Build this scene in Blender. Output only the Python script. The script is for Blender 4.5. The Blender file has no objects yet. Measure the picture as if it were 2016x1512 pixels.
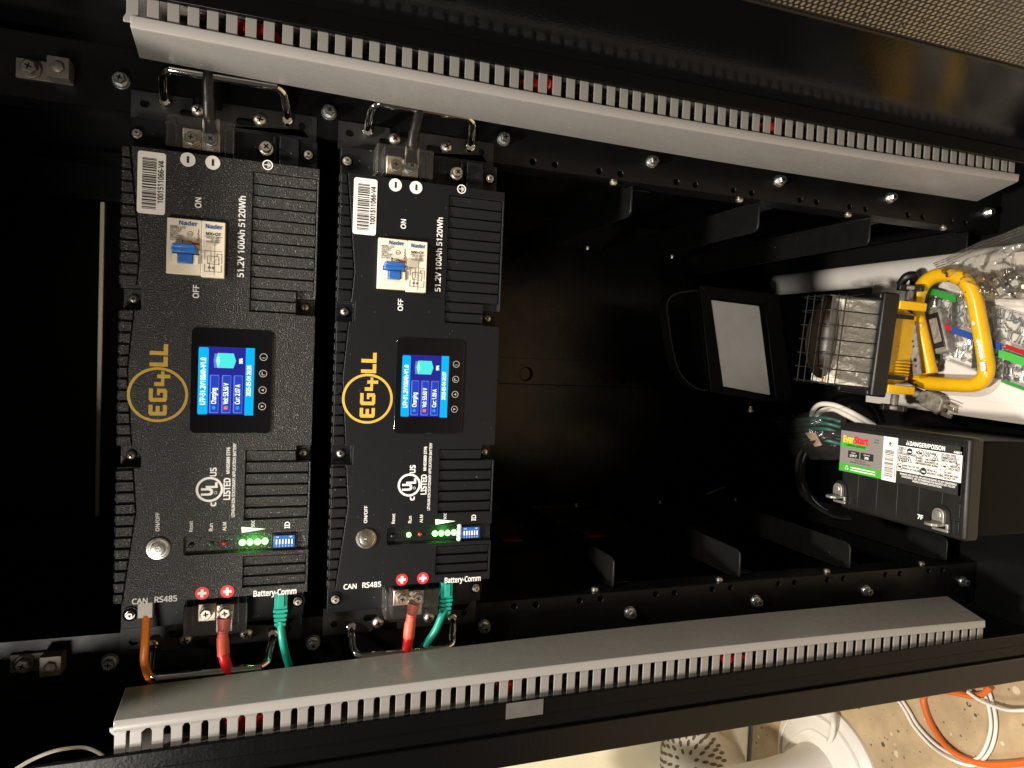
import bpy, bmesh, math, random
from mathutils import Vector, Matrix, noise

random.seed(7)
SC = bpy.context.scene
COL = SC.collection

# ---------------------------------------------------------------- camera, world, lamps, exposure
# Frame used while building: u = towards the floor (right in the photo), t = towards the right side of the
# rack (up in the photo), w = out of the rack towards the viewer.  World: x = t, y = -w, z = -u.
CAM_R = ((0.04114645708, -0.32599103845, -0.94447700444),
         (0.99843567657, 0.04923101315, 0.02650485030),
         (0.03785721616, -0.94409011763, 0.32750676480))
CAM_U = Vector((0.13616937, 0.03042899, 0.69310536))
FOC = 1340.023


def W(p):
    return Vector((p[1], -p[2], -p[0]))


cam_data = bpy.data.cameras.new('camera')
cam_data.sensor_fit = 'HORIZONTAL'
cam_data.sensor_width = 36.0
cam_data.lens = FOC / 2016 * 36.0
cam_data.clip_start = 0.01
cam_data.clip_end = 60
cam = bpy.data.objects.new('camera', cam_data)
COL.objects.link(cam)
m = Matrix.Identity(4)
for r in range(3):
    for c in range(3):
        m[c][r] = CAM_R[r][c]
m.translation = W(CAM_U)
cam.matrix_world = m
SC.camera = cam

world = bpy.data.worlds.new('World')
SC.world = world
world.use_nodes = True
bg = world.node_tree.nodes['Background']
bg.inputs['Color'].default_value = (1.0, 0.86, 0.72, 1)
bg.inputs['Strength'].default_value = 0.06


def lamp(name, utw, aim, size, power, color, spread=math.pi):
    d = bpy.data.lights.new(name, 'AREA')
    d.shape = 'DISK'
    d.size = size
    d.energy = power
    d.color = color
    d.spread = spread
    o = bpy.data.objects.new(name, d)
    COL.objects.link(o)
    o.location = W(utw)
    o.rotation_euler = (W(aim) - W(utw)).to_track_quat('-Z', 'Y').to_euler()
    return o


lamp('ceiling_lamp', (-1.55, -0.45, 0.87), (0.6, -0.05, 0.0), 0.16, 84, (1.0, 0.90, 0.78))
lamp('ceiling_lamp', (-1.55, 0.62, 0.87), (0.6, 0.0, 0.0), 0.16, 46, (1.0, 0.90, 0.78))
lamp('room_lamp', (-0.55, -1.15, 1.75), (0.25, 0.0, 0.0), 0.5, 27, (1.0, 0.93, 0.85))

SC.view_settings.view_transform = 'Standard'
SC.view_settings.look = 'None'
SC.view_settings.exposure = 0.0
SC.view_settings.gamma = 1.0
SC.view_settings.use_curve_mapping = False
SC.cycles.use_denoising = True
SC.cycles.max_bounces = 8
SC.cycles.transparent_max_bounces = 16
SC.cycles.sample_clamp_indirect = 4.0

# ---------------------------------------------------------------- photo measurements -> points on real planes


def ray(px, py):
    d = Vector(((px - 1008) / FOC, -(py - 756) / FOC, -1.0))
    wd = Vector([sum(CAM_R[k][i] * d[k] for k in range(3)) for i in range(3)])
    return Vector((-wd.z, wd.x, -wd.y))


def onw(px, py, w):
    d = ray(px, py)
    return CAM_U + d * ((w - CAM_U.z) / d.z)


def onu(px, py, u):
    d = ray(px, py)
    return CAM_U + d * ((u - CAM_U.x) / d.x)


def ont(px, py, t):
    d = ray(px, py)
    return CAM_U + d * ((t - CAM_U.y) / d.y)


# ---------------------------------------------------------------- materials
def nd(nt, typ, **kw):
    n = nt.nodes.new(typ)
    for k, v in kw.items():
        setattr(n, k, v)
    return n


def mat(name, color, rough=0.5, metal=0.0, spec=0.5, bump=None, var=0.0, vscale=40, rvar=0.0, specks=None,
        coat=0.0, emit=None, estr=1.0):
    """bump=(scale, strength, distance); specks=[(scale, threshold, colour)...]"""
    M = bpy.data.materials.new(name)
    M.use_nodes = True
    nt = M.node_tree
    b = nt.nodes['Principled BSDF']
    b.inputs['Base Color'].default_value = (*color, 1)
    b.inputs['Roughness'].default_value = rough
    b.inputs['Metallic'].default_value = metal
    b.inputs['Specular IOR Level'].default_value = spec
    b.inputs['Coat Weight'].default_value = coat
    tc = nd(nt, 'ShaderNodeTexCoord')
    L = nt.links.new
    col = None
    if var or rvar:
        n = nd(nt, 'ShaderNodeTexNoise')
        n.inputs['Scale'].default_value = vscale
        n.inputs['Detail'].default_value = 6
        n.inputs['Roughness'].default_value = 0.65
        L(tc.outputs['Object'], n.inputs['Vector'])
        if var:
            mr = nd(nt, 'ShaderNodeMapRange')
            mr.inputs['From Min'].default_value = 0.3
            mr.inputs['From Max'].default_value = 0.7
            mr.inputs['To Min'].default_value = 1 - var
            mr.inputs['To Max'].default_value = 1 + var
            L(n.outputs['Fac'], mr.inputs['Value'])
            mx = nd(nt, 'ShaderNodeVectorMath', operation='SCALE')
            mx.inputs[0].default_value = color
            L(mr.outputs['Result'], mx.inputs['Scale'])
            col = mx.outputs[0]
        if rvar:
            mr = nd(nt, 'ShaderNodeMapRange')
            mr.inputs['From Min'].default_value = 0.3
            mr.inputs['From Max'].default_value = 0.7
            mr.inputs['To Min'].default_value = max(0.02, rough - rvar)
            mr.inputs['To Max'].default_value = min(1, rough + rvar)
            L(n.outputs['Fac'], mr.inputs['Value'])
            L(mr.outputs['Result'], b.inputs['Roughness'])
    if specks:
        for sc, thr, sc_col in specks:
            v = nd(nt, 'ShaderNodeTexVoronoi')
            v.inputs['Scale'].default_value = sc
            L(tc.outputs['Object'], v.inputs['Vector'])
            nn = nd(nt, 'ShaderNodeTexNoise')
            nn.inputs['Scale'].default_value = sc * 0.06
            L(tc.outputs['Object'], nn.inputs['Vector'])
            # a cell becomes a speck when its random value is high; its size varies from cell to cell
            sep = nd(nt, 'ShaderNodeSeparateColor')
            L(v.outputs['Color'], sep.inputs[0])
            a = nd(nt, 'ShaderNodeMath', operation='GREATER_THAN')
            a.inputs[1].default_value = thr
            L(sep.outputs[0], a.inputs[0])
            siz = nd(nt, 'ShaderNodeMath', operation='MULTIPLY')
            siz.inputs[1].default_value = 0.42
            L(sep.outputs[1], siz.inputs[0])
            c = nd(nt, 'ShaderNodeMath', operation='LESS_THAN')
            L(v.outputs['Distance'], c.inputs[0])
            L(siz.outputs[0], c.inputs[1])
            mu = nd(nt, 'ShaderNodeMath', operation='MULTIPLY')
            L(a.outputs[0], mu.inputs[0])
            L(c.outputs[0], mu.inputs[1])
            mix = nd(nt, 'ShaderNodeMix', data_type='RGBA')
            L(mu.outputs[0], mix.inputs[0])
            if col is None:
                mix.inputs[6].default_value = (*color, 1)
            else:
                L(col, mix.inputs[6])
            mix.inputs[7].default_value = (*sc_col, 1)
            col = mix.outputs[2]
    if col is not None:
        L(col, b.inputs['Base Color'])
    if bump:
        n = nd(nt, 'ShaderNodeTexNoise')
        n.inputs['Scale'].default_value = bump[0]
        n.inputs['Detail'].default_value = 3
        L(tc.outputs['Object'], n.inputs['Vector'])
        bp = nd(nt, 'ShaderNodeBump')
        bp.inputs['Strength'].default_value = bump[1]
        bp.inputs['Distance'].default_value = bump[2]
        L(n.outputs['Fac'], bp.inputs['Height'])
        L(bp.outputs['Normal'], b.inputs['Normal'])
    if emit:
        b.inputs['Emission Color'].default_value = (*emit, 1)
        b.inputs['Emission Strength'].default_value = estr
    return M


def clear(name, tint=(0.93, 0.93, 0.92), rough=0.08, haze=0.0, bump=None, ior=1.45):
    M = bpy.data.materials.new(name)
    M.use_nodes = True
    nt = M.node_tree
    L = nt.links.new
    nt.nodes.remove(nt.nodes['Principled BSDF'])
    out = nt.nodes['Material Output']
    tr = nd(nt, 'ShaderNodeBsdfTransparent')
    tr.inputs[0].default_value = (*tint, 1)
    gl = nd(nt, 'ShaderNodeBsdfGlossy')
    gl.inputs['Roughness'].default_value = rough
    fr = nd(nt, 'ShaderNodeFresnel')
    fr.inputs['IOR'].default_value = ior
    mx = nd(nt, 'ShaderNodeMixShader')
    L(fr.outputs[0], mx.inputs[0])
    L(tr.outputs[0], mx.inputs[1])
    L(gl.outputs[0], mx.inputs[2])
    last = mx
    if haze:
        df = nd(nt, 'ShaderNodeBsdfDiffuse')
        df.inputs[0].default_value = (0.8, 0.78, 0.74, 1)
        m2 = nd(nt, 'ShaderNodeMixShader')
        m2.inputs[0].default_value = haze
        L(mx.outputs[0], m2.inputs[1])
        L(df.outputs[0], m2.inputs[2])
        last = m2
    if bump:
        tc = nd(nt, 'ShaderNodeTexCoord')
        n = nd(nt, 'ShaderNodeTexNoise')
        n.inputs['Scale'].default_value = bump[0]
        n.inputs['Detail'].default_value = 4
        L(tc.outputs['Object'], n.inputs['Vector'])
        bp = nd(nt, 'ShaderNodeBump')
        bp.inputs['Strength'].default_value = bump[1]
        bp.inputs['Distance'].default_value = bump[2]
        L(n.outputs['Fac'], bp.inputs['Height'])
        L(bp.outputs['Normal'], gl.inputs['Normal'])
        L(bp.outputs['Normal'], fr.inputs['Normal'])
    L(last.outputs[0], out.inputs[0])
    return M


PAINT = mat('black_gloss_paint', (0.003, 0.003, 0.0034), 0.15, spec=0.28, bump=(330, 0.22, 0.0006), rvar=0.05, vscale=14)
POSTM = mat('post_paint', (0.003, 0.003, 0.0033), 0.22, spec=0.10, bump=(330, 0.2, 0.0006), rvar=0.05, vscale=14)
INNER = mat('black_satin_paint', (0.0035, 0.0035, 0.004), 0.33, spec=0.25, bump=(300, 0.12, 0.0004), rvar=0.06, vscale=9)
RAILM = mat('black_rail_paint', (0.0035, 0.0035, 0.004), 0.34, spec=0.25, bump=(500, 0.15, 0.0003), rvar=0.08, vscale=25)
BACKP = mat('back_paint', (0.0035, 0.0033, 0.0031), 0.26, spec=0.3, bump=(300, 0.1, 0.0004), rvar=0.1, vscale=6)
LEDGE = mat('black_ledge_paint', (0.0045, 0.0044, 0.0043), 0.42, spec=0.3, bump=(350, 0.2, 0.0004), var=0.25, vscale=60,
            specks=[(420, 0.993, (0.08, 0.075, 0.07))])
EARM = mat('black_ear_steel', (0.015, 0.015, 0.0155), 0.48, spec=0.4, bump=(900, 0.25, 0.0003), var=0.2, vscale=30)
COVER = mat('battery_black_powder', (0.0052, 0.0058, 0.0076), 0.46, spec=0.25, bump=(1150, 0.35, 0.0005),
            specks=[(640, 0.992, (0.16, 0.16, 0.16))])
COVER_D = mat('battery_black_powder_dust_sheen', (0.0125, 0.0123, 0.0122), 0.38, spec=0.45, bump=(800, 0.9, 0.0010), var=0.9, vscale=700,  # dust, plus the sheen and sparkle of lit grain put into the colour
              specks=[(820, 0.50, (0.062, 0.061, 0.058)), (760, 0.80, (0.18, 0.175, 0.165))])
CASE = mat('battery_case_black', (0.0035, 0.0035, 0.004), 0.5, spec=0.25, bump=(700, 0.3, 0.0003))
GROOVE = mat('vent_black', (0.004, 0.004, 0.004), 0.6, spec=0.2)
CHROME = mat('chrome', (0.72, 0.70, 0.66), 0.07, 1.0)
STEEL = mat('nickel_steel', (0.68, 0.62, 0.55), 0.42, 1.0, bump=(700, 0.2, 0.0003), rvar=0.08, vscale=200)
BATSIDE = mat('lead_battery_wall', (0.004, 0.0038, 0.0036), 0.45, spec=0.04, bump=(300, 0.2, 0.0004))
FLOODM = mat('floodlight_black', (0.0035, 0.0034, 0.0033), 0.5, spec=0.18, bump=(400, 0.15, 0.0003))
NUTM = mat('dull_nut_steel', (0.34, 0.31, 0.27), 0.34, 1.0, var=0.2, vscale=200)
CLIPM = mat('dull_clip_steel', (0.16, 0.145, 0.125), 0.5, 0.6, var=0.3, vscale=120)
ZINC = mat('zinc_steel', (0.68, 0.71, 0.71), 0.34, 1.0, rvar=0.06, vscale=200)
BRASSY = mat('brushed_terminal', (0.72, 0.65, 0.54), 0.42, 1.0, bump=(400, 0.2, 0.0002), rvar=0.1, vscale=120)
DARKHOLE = mat('dark_recess', (0.002, 0.002, 0.002), 0.7, spec=0.1)
DUCT = mat('grey_pvc', (0.264, 0.257, 0.250), 0.27, spec=0.5, bump=(60, 0.05, 0.0006), var=0.02, vscale=18, rvar=0.07,
           specks=[(420, 0.992, (0.5, 0.48, 0.45))])
DUCTW = mat('grey_pvc_body', (0.205, 0.198, 0.190), 0.32, spec=0.5, bump=(60, 0.05, 0.0006), var=0.03, vscale=18, rvar=0.07)
WHITEINK = mat('white_print', (0.78, 0.78, 0.76), 0.6)
GOLDINK = mat('gold_print', (0.55, 0.37, 0.055), 0.5, var=0.08, vscale=300)
LABELW = mat('white_label', (0.78, 0.76, 0.72), 0.42, var=0.03, vscale=60)
BLACKINK = mat('black_print', (0.012, 0.012, 0.012), 0.6)
GREYINK = mat('grey_print', (0.10, 0.09, 0.085), 0.6)
BLUEINK = mat('blue_print', (0.03, 0.09, 0.28), 0.5)
REDBADGE = mat('red_badge', (0.70, 0.022, 0.03), 0.45)
CREAM = mat('breaker_cream', (0.72, 0.66, 0.54), 0.35, var=0.03, vscale=80, bump=(500, 0.06, 0.0002))
TOGGLE = mat('blue_toggle', (0.025, 0.115, 0.37), 0.3)
REDWIN = mat('red_window', (0.55, 0.03, 0.03), 0.35)
GLASSB = mat('black_glass', (0.004, 0.004, 0.005), 0.07, spec=0.6, rvar=0.03, vscale=30)
RINGINK = mat('button_ring_print', (0.36, 0.34, 0.30), 0.5)
LCD_BG = mat('lcd_indigo', (0, 0, 0), 0.2, emit=(0.022, 0.020, 0.30), estr=1.0)
LCD_BAR = mat('lcd_cyan_bar', (0, 0, 0), 0.2, emit=(0.0, 0.46, 0.90), estr=1.1)
LCD_BOX = mat('lcd_blue_box', (0, 0, 0), 0.2, emit=(0.022, 0.060, 0.52), estr=1.0)
LCD_EDGE = mat('lcd_box_edge', (0, 0, 0), 0.2, emit=(0.13, 0.24, 0.90), estr=1.0)
LCD_TXT = mat('lcd_white', (0, 0, 0), 0.2, emit=(0.80, 0.92, 1.0), estr=1.6)
LCD_CELL = mat('lcd_green_cell', (0, 0, 0), 0.2, emit=(0.07, 0.74, 0.66), estr=1.2)
LCD_CELLTOP = mat('lcd_pale_cell', (0, 0, 0), 0.2, emit=(0.40, 0.95, 0.92), estr=1.2)
LCD_ORANGE = mat('lcd_orange', (0, 0, 0), 0.2, emit=(0.9, 0.22, 0.12), estr=1.0)
LCD_SKY = mat('lcd_sky', (0, 0, 0), 0.2, emit=(0.02, 0.35, 0.95), estr=1.0)
LED_ON = mat('led_green_lit', (0.1, 0.6, 0.1), 0.3, emit=(0.14, 1.0, 0.08), estr=16.0)
LED_DIM = mat('led_green_unlit', (0.012, 0.07, 0.02), 0.3)
LED_RED = mat('led_red_unlit', (0.32, 0.018, 0.012), 0.3)
LED_BLK = mat('reset_hole', (0.003, 0.003, 0.003), 0.4)
BLUEDIP = mat('dip_blue', (0.015, 0.11, 0.42), 0.35)
ACRYL = clear('clear_acrylic', (0.985, 0.985, 0.985), 0.06, haze=0.012, ior=1.45)
REDC = mat('red_cable_jacket', (0.60, 0.012, 0.014), 0.36, bump=(300, 0.1, 0.0003))
SHRINK = mat('salmon_heat_shrink', (0.72, 0.12, 0.075), 0.48, bump=(180, 0.25, 0.0006), var=0.1, vscale=90)
BLKC = mat('black_cable_jacket', (0.0045, 0.0045, 0.0045), 0.42, bump=(250, 0.15, 0.0004))
BLKSHR = mat('black_heat_shrink', (0.006, 0.0058, 0.0056), 0.40, bump=(180, 0.3, 0.0006))
TEAL = mat('teal_cable', (0.008, 0.29, 0.215), 0.36)
ORANGEC = mat('orange_cable', (0.62, 0.17, 0.012), 0.40)
GREYPLUG = mat('grey_plug', (0.42, 0.39, 0.34), 0.4)
YELLOW = mat('yellow_paint', (0.60, 0.34, 0.006), 0.30, var=0.12, vscale=45, bump=(220, 0.08, 0.0004),
             specks=[(95, 0.975, (0.60, 0.56, 0.46)), (300, 0.99, (0.10, 0.06, 0.02))])
BLKPL = mat('black_plastic', (0.008, 0.0077, 0.0074), 0.40, spec=0.4, bump=(600, 0.2, 0.0003), var=0.2, vscale=30)
GRIME = mat('grimy_grey_metal', (0.20, 0.18, 0.155), 0.55, metal=0.3, var=0.5, vscale=120, bump=(260, 0.5, 0.0008))
FOIL = mat('crumpled_reflector', (0.88, 0.86, 0.79), 0.36, metal=0.2, bump=(38, 0.9, 0.010), rvar=0.1, vscale=50)
WIRE = mat('dark_wire', (0.020, 0.019, 0.018), 0.36, metal=0.5)
BOXW = mat('white_card', (0.60, 0.565, 0.53), 0.55, var=0.02, vscale=14, bump=(40, 0.06, 0.001),
           specks=[(60, 0.994, (0.45, 0.42, 0.39))])
PVC = mat('white_pvc', (0.56, 0.55, 0.52), 0.35, var=0.03, vscale=12)
FROST = mat('frosted_lens', (0.66, 0.63, 0.58), 0.35, spec=0.5, coat=0.4, var=0.06, vscale=40, bump=(900, 0.15, 0.0003))
CLEARP = clear('clear_case_plastic', (0.97, 0.975, 0.97), 0.12, haze=0.03)
BAGM = clear('clear_bag_film', (0.95, 0.94, 0.92), 0.10, haze=0.02, bump=(45, 0.8, 0.005))
GREENT = mat('green_tape', (0.02, 0.22, 0.03), 0.4)
REDT = mat('red_tape', (0.34, 0.008, 0.015), 0.4)
BLUET = mat('blue_tape', (0.012, 0.05, 0.24), 0.4)
WHITEC = mat('white_cord', (0.74, 0.71, 0.65), 0.42)
CORDO = mat('orange_cord', (0.62, 0.13, 0.02), 0.42)
LEADM = mat('grey_lead', (0.40, 0.385, 0.36), 0.42, metal=0.75, bump=(220, 0.4, 0.0008), var=0.2, vscale=150)
BATPL = mat('lead_battery_plastic', (0.008, 0.0076, 0.0072), 0.45, spec=0.4, bump=(420, 0.3, 0.0004), var=0.3, vscale=35)
LBLGREY = mat('label_grey', (0.20, 0.185, 0.175), 0.42)
LBLGREEN = mat('label_green', (0.055, 0.34, 0.035), 0.42)
LBLYEL = mat('label_yellow', (0.80, 0.52, 0.02), 0.42)
LBLRED = mat('label_red', (0.62, 0.015, 0.02), 0.42)
FLOORM = mat('speckled_floor', (0.42, 0.315, 0.19), 0.42, var=0.2, vscale=16, rvar=0.1, bump=(50, 0.06, 0.001),
             specks=[(75, 0.80, (0.10, 0.065, 0.04)), (70, 0.90, (0.60, 0.50, 0.36)), (170, 0.82, (0.20, 0.13, 0.08)), (260, 0.85, (0.45, 0.36, 0.24))])
APPL = mat('white_appliance_plastic', (0.74, 0.71, 0.66), 0.36, var=0.03, vscale=10)
TOTE = mat('cream_tote_plastic', (0.84, 0.80, 0.60), 0.30, var=0.08, vscale=6)
REDSTK = mat('red_sticker', (0.85, 0.045, 0.035), 0.5)
STAINL = mat('stainless_button', (0.46, 0.43, 0.38), 0.30, 1.0, rvar=0.05, vscale=300)
TAPE = mat('grey_tape', (0.085, 0.082, 0.080), 0.40, var=0.2, vscale=40)
YWIRE = mat('yellow_wire', (0.90, 0.62, 0.04), 0.4)

# ---------------------------------------------------------------- mesh builder


try:                                          # the sans-serif that ships inside Blender; the built-in one otherwise
    import os
    FONT = bpy.data.fonts.load(os.path.join(bpy.utils.system_resource('DATAFILES'), 'fonts', 'NotoSansMath-Regular.woff2'))
except Exception:
    FONT = None
_c = bpy.data.curves.new('h', 'FONT')
_c.body = 'H'
WEIGHT = .011 if FONT else .002
if FONT:
    _c.font = FONT
_o = bpy.data.objects.new('h', _c)
_m = bpy.data.meshes.new_from_object(_o)
CAPH = max(v.co.y for v in _m.vertices) - min(v.co.y for v in _m.vertices)
bpy.data.objects.remove(_o)
bpy.data.curves.remove(_c)
bpy.data.meshes.remove(_m)
print('cap', CAPH)


class MB:
    def __init__(s):
        s.v, s.f, s.m, s.mats = [], [], [], []

    def mi(s, M):
        if M not in s.mats:
            s.mats.append(M)
        return s.mats.index(M)

    def add(s, vs, fs, M):
        b = len(s.v)
        k = s.mi(M)
        s.v += [Vector(p) for p in vs]
        for f in fs:
            s.f.append([b + i for i in f])
            s.m.append(k)

    def box(s, u0, u1, t0, t1, w0, w1, M):
        vs = [(u, t, w) for w in (w0, w1) for u, t in ((u0, t0), (u1, t0), (u1, t1), (u0, t1))]
        s.add(vs, [(3, 2, 1, 0), (4, 5, 6, 7), (0, 1, 5, 4), (1, 2, 6, 5), (2, 3, 7, 6), (3, 0, 4, 7)], M)

    def hexa(s, p, M):
        """8 corners: 4 of the back then 4 of the front, both counter-clockwise"""
        s.add(p, [(3, 2, 1, 0), (4, 5, 6, 7), (0, 1, 5, 4), (1, 2, 6, 5), (2, 3, 7, 6), (3, 0, 4, 7)], M)

    def obox(s, c, ax, h, M):
        c = Vector(c)
        X, Y, Z = [Vector(a).normalized() * k for a, k in zip(ax, h)]
        s.hexa([c - X - Y - Z, c + X - Y - Z, c + X + Y - Z, c - X + Y - Z,
                c - X - Y + Z, c + X - Y + Z, c + X + Y + Z, c - X + Y + Z], M)

    def prism(s, poly, w0, w1, M):
        n = len(poly)
        vs = [(u, t, w0) for u, t in poly] + [(u, t, w1) for u, t in poly]
        fs = [tuple(range(n - 1, -1, -1)), tuple(range(n, 2 * n))]
        fs += [(i, (i + 1) % n, n + (i + 1) % n, n + i) for i in range(n)]
        s.add(vs, fs, M)

    def oprism(s, poly, o, ax, h, M):
        """poly in the plane (ax[0], ax[1]) at o, extruded by h along ax[2]"""
        o = Vector(o)
        X, Y, Z = [Vector(a).normalized() for a in ax]
        n = len(poly)
        vs = [o + X * a + Y * b for a, b in poly] + [o + X * a + Y * b + Z * h for a, b in poly]
        fs = [tuple(range(n - 1, -1, -1)), tuple(range(n, 2 * n))]
        fs += [(i, (i + 1) % n, n + (i + 1) % n, n + i) for i in range(n)]
        s.add(vs, fs, M)

    def lathe(s, c, axis, prof, n, M, cap=True):
        """prof: list of (radius, height)"""
        c = Vector(c)
        Z = Vector(axis).normalized()
        X = Z.orthogonal().normalized()
        Y = Z.cross(X)
        vs, fs = [], []
        k = len(prof)
        for r, h in prof:
            for i in range(n):
                a = 2 * math.pi * i / n
                vs.append(c + Z * h + (X * math.cos(a) + Y * math.sin(a)) * r)
        for j in range(k - 1):
            for i in range(n):
                fs.append((j * n + i, j * n + (i + 1) % n, (j + 1) * n + (i + 1) % n, (j + 1) * n + i))
        if cap:
            fs.append(tuple(range(n - 1, -1, -1)))
            fs.append(tuple((k - 1) * n + i for i in range(n)))
        s.add(vs, fs, M)

    def cyl(s, c, axis, r, h, M, n=20, r2=None):
        s.lathe(c, axis, [(r, 0), (r if r2 is None else r2, h)], n, M)

    def tube(s, path, r, M, n=12, sub=0, closed=False, rad=None):
        P = [Vector(p) for p in path]
        if sub:
            P = spline(P, sub, closed)
        k = len(P)
        X = None
        vs, fs = [], []
        for i in range(k):
            a = P[(i - 1) % k] if (closed or i > 0) else P[i]
            b = P[(i + 1) % k] if (closed or i < k - 1) else P[i]
            T = (b - a).normalized()
            if X is None:
                X = T.orthogonal().normalized()
            X = (X - T * X.dot(T)).normalized()
            Y = T.cross(X)
            rr = r if rad is None else rad(i / (k - 1)) * r
            for j in range(n):
                q = 2 * math.pi * j / n
                vs.append(P[i] + (X * math.cos(q) + Y * math.sin(q)) * rr)
        seg = k if closed else k - 1
        for i in range(seg):
            i2 = (i + 1) % k
            for j in range(n):
                fs.append((i * n + j, i * n + (j + 1) % n, i2 * n + (j + 1) % n, i2 * n + j))
        if not closed:
            fs.append(tuple(range(n - 1, -1, -1)))
            fs.append(tuple((k - 1) * n + j for j in range(n)))
        s.add(vs, fs, M)

    def text(s, body, o, size, X, Y, M, align='LEFT', bold=0.0, sx=1.0, off=0.0002):
        """flat lettering; o = left/centre of the baseline, X = reading direction, Y = up of the letters"""
        cu = bpy.data.curves.new('t', 'FONT')
        cu.body = body
        cu.size = 1.0
        cu.align_x = align
        cu.fill_mode = 'FRONT'
        if FONT:
            cu.font = FONT
        cu.resolution_u = 3
        ob = bpy.data.objects.new('t', cu)
        me = bpy.data.meshes.new_from_object(ob)
        X, Y, o = Vector(X).normalized(), Vector(Y).normalized(), Vector(o)
        Z = X.cross(Y)
        k = size / CAPH        # size = cap height
        fs = [tuple(p.vertices) for p in me.polygons]
        d = WEIGHT + bold * .5                 # stroke weight: a few copies a hair apart
        sh = [(-d, -d), (d, -d), (-d, d), (d, d)]
        if d > .028:
            sh += [(0, 0), (-d, 0), (d, 0), (0, d), (0, -d)]
        for i, (a, c) in enumerate(sh):
            vs = [o + X * ((p.co.x + a) * k * sx) + Y * ((p.co.y + c) * k) + Z * (off + i * .000012) for p in me.vertices]
            if vs:
                s.add(vs, fs, M)
        bpy.data.objects.remove(ob)
        bpy.data.curves.remove(cu)
        bpy.data.meshes.remove(me)

    def mesh(s, name, origin=(0, 0, 0), recalc=True, angle=35):
        o = Vector(origin)
        me = bpy.data.meshes.new(name)
        me.from_pydata([W(p - o) for p in s.v], [], s.f)
        for M in s.mats:
            me.materials.append(M)
        me.polygons.foreach_set('material_index', s.m)
        if recalc:
            bm = bmesh.new()
            bm.from_mesh(me)
            bmesh.ops.recalc_face_normals(bm, faces=bm.faces)
            bm.to_mesh(me)
            bm.free()
        me.polygons.foreach_set('use_smooth', [True] * len(me.polygons))
        me.set_sharp_from_angle(angle=math.radians(angle))
        me.update()
        return me

    def build(s, name, parent=None, origin=(0, 0, 0), bevel=0.0, recalc=True, angle=35, seg=2):
        if parent is not None:
            origin = parent['o']
        ob = bpy.data.objects.new(name, s.mesh(name, origin, recalc, angle))
        COL.objects.link(ob)
        if parent is not None:
            ob.parent = parent
        else:
            ob.location = W(origin)
        ob['o'] = list(origin)
        if bevel:
            md = ob.modifiers.new('bevel', 'BEVEL')
            md.width = bevel
            md.segments = seg
            md.limit_method = 'ANGLE'
            md.angle_limit = math.radians(40)
        return ob


def spline(P, sub, closed=False):
    out = []
    k = len(P)
    segs = k if closed else k - 1
    for i in range(segs):
        p1, p2 = P[i], P[(i + 1) % k]
        p0 = P[(i - 1) % k] if (closed or i > 0) else p1 * 2 - p2
        p3 = P[(i + 2) % k] if (closed or i + 2 < k) else p2 * 2 - p1
        for j in range(sub):
            q = j / sub
            out.append(0.5 * ((2 * p1) + (p2 - p0) * q + (2 * p0 - 5 * p1 + 4 * p2 - p3) * q * q
                              + (3 * p1 - p0 - 3 * p2 + p3) * q ** 3))
    if not closed:
        out.append(P[-1])
    return out


def cut(ob, cutter):
    """carve the cutter's solids out of ob's mesh"""
    co = bpy.data.objects.new('c', cutter.mesh('c', ob['o']))
    COL.objects.link(co)
    co.location = ob.location
    if ob.parent:
        co.parent = ob.parent
    bevs = [(b.width, b.segments, b.angle_limit) for b in ob.modifiers]
    ob.modifiers.clear()
    md = ob.modifiers.new('cut', 'BOOLEAN')
    md.object = co
    md.operation = 'DIFFERENCE'
    md.solver = 'EXACT'
    md.use_self = True
    dg = bpy.context.evaluated_depsgraph_get()
    dg.update()
    me = bpy.data.meshes.new_from_object(ob.evaluated_get(dg))
    old = ob.data
    me.name = old.name
    ob.modifiers.clear()
    ob.data = me
    bpy.data.objects.remove(co)
    me.polygons.foreach_set('use_smooth', [True] * len(me.polygons))
    me.set_sharp_from_angle(angle=math.radians(35))
    for wdt, sg, al in bevs:
        b = ob.modifiers.new('bevel', 'BEVEL')
        b.width, b.segments, b.angle_limit = wdt, sg, al
        b.limit_method = 'ANGLE'
    return ob


def tag(o, label, cat, group=None, kind=None):
    if label:
        o['label'] = label
    if cat:
        o['category'] = cat
    if group:
        o['group'] = group
    if kind:
        o['kind'] = kind
    return o


def thing(name, label, cat, o=(0, 0, 0), group=None):
    e = bpy.data.objects.new(name, None)
    COL.objects.link(e)
    e.empty_display_size = 0.02
    e.location = W(o)
    e['o'] = list(o)
    return tag(e, label, cat, group)


TU, TT, TW = Vector((1, 0, 0)), Vector((0, 1, 0)), Vector((0, 0, 1))
UP = -TU


def rrect(u0, u1, t0, t1, r, n=5):
    pts = []
    for cu, ct, a0 in ((u1 - r, t1 - r, 0), (u0 + r, t1 - r, 90), (u0 + r, t0 + r, 180), (u1 - r, t0 + r, 270)):
        for i in range(n + 1):
            a = math.radians(a0 + 90 * i / n)
            pts.append((cu + r * math.cos(a), ct + r * math.sin(a)))
    return pts


def ring(mb, c, r0, r1, h, M, n=40):
    """flat annulus facing +w, thickness h"""
    u, t, w = c
    vs, fs = [], []
    for r, z in ((r0, 0), (r1, 0), (r1, h), (r0, h)):
        for i in range(n):
            a = 2 * math.pi * i / n
            vs.append((u + r * math.cos(a), t + r * math.sin(a), w + z))
    for j in range(4):
        for i in range(n):
            fs.append((j * n + i, j * n + (i + 1) % n, ((j + 1) % 4) * n + (i + 1) % n, ((j + 1) % 4) * n + i))
    mb.add(vs, fs, M)


def disc(mb, c, r, h, M, n=32):
    mb.cyl(c, TW, r, h, M, n)


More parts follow.
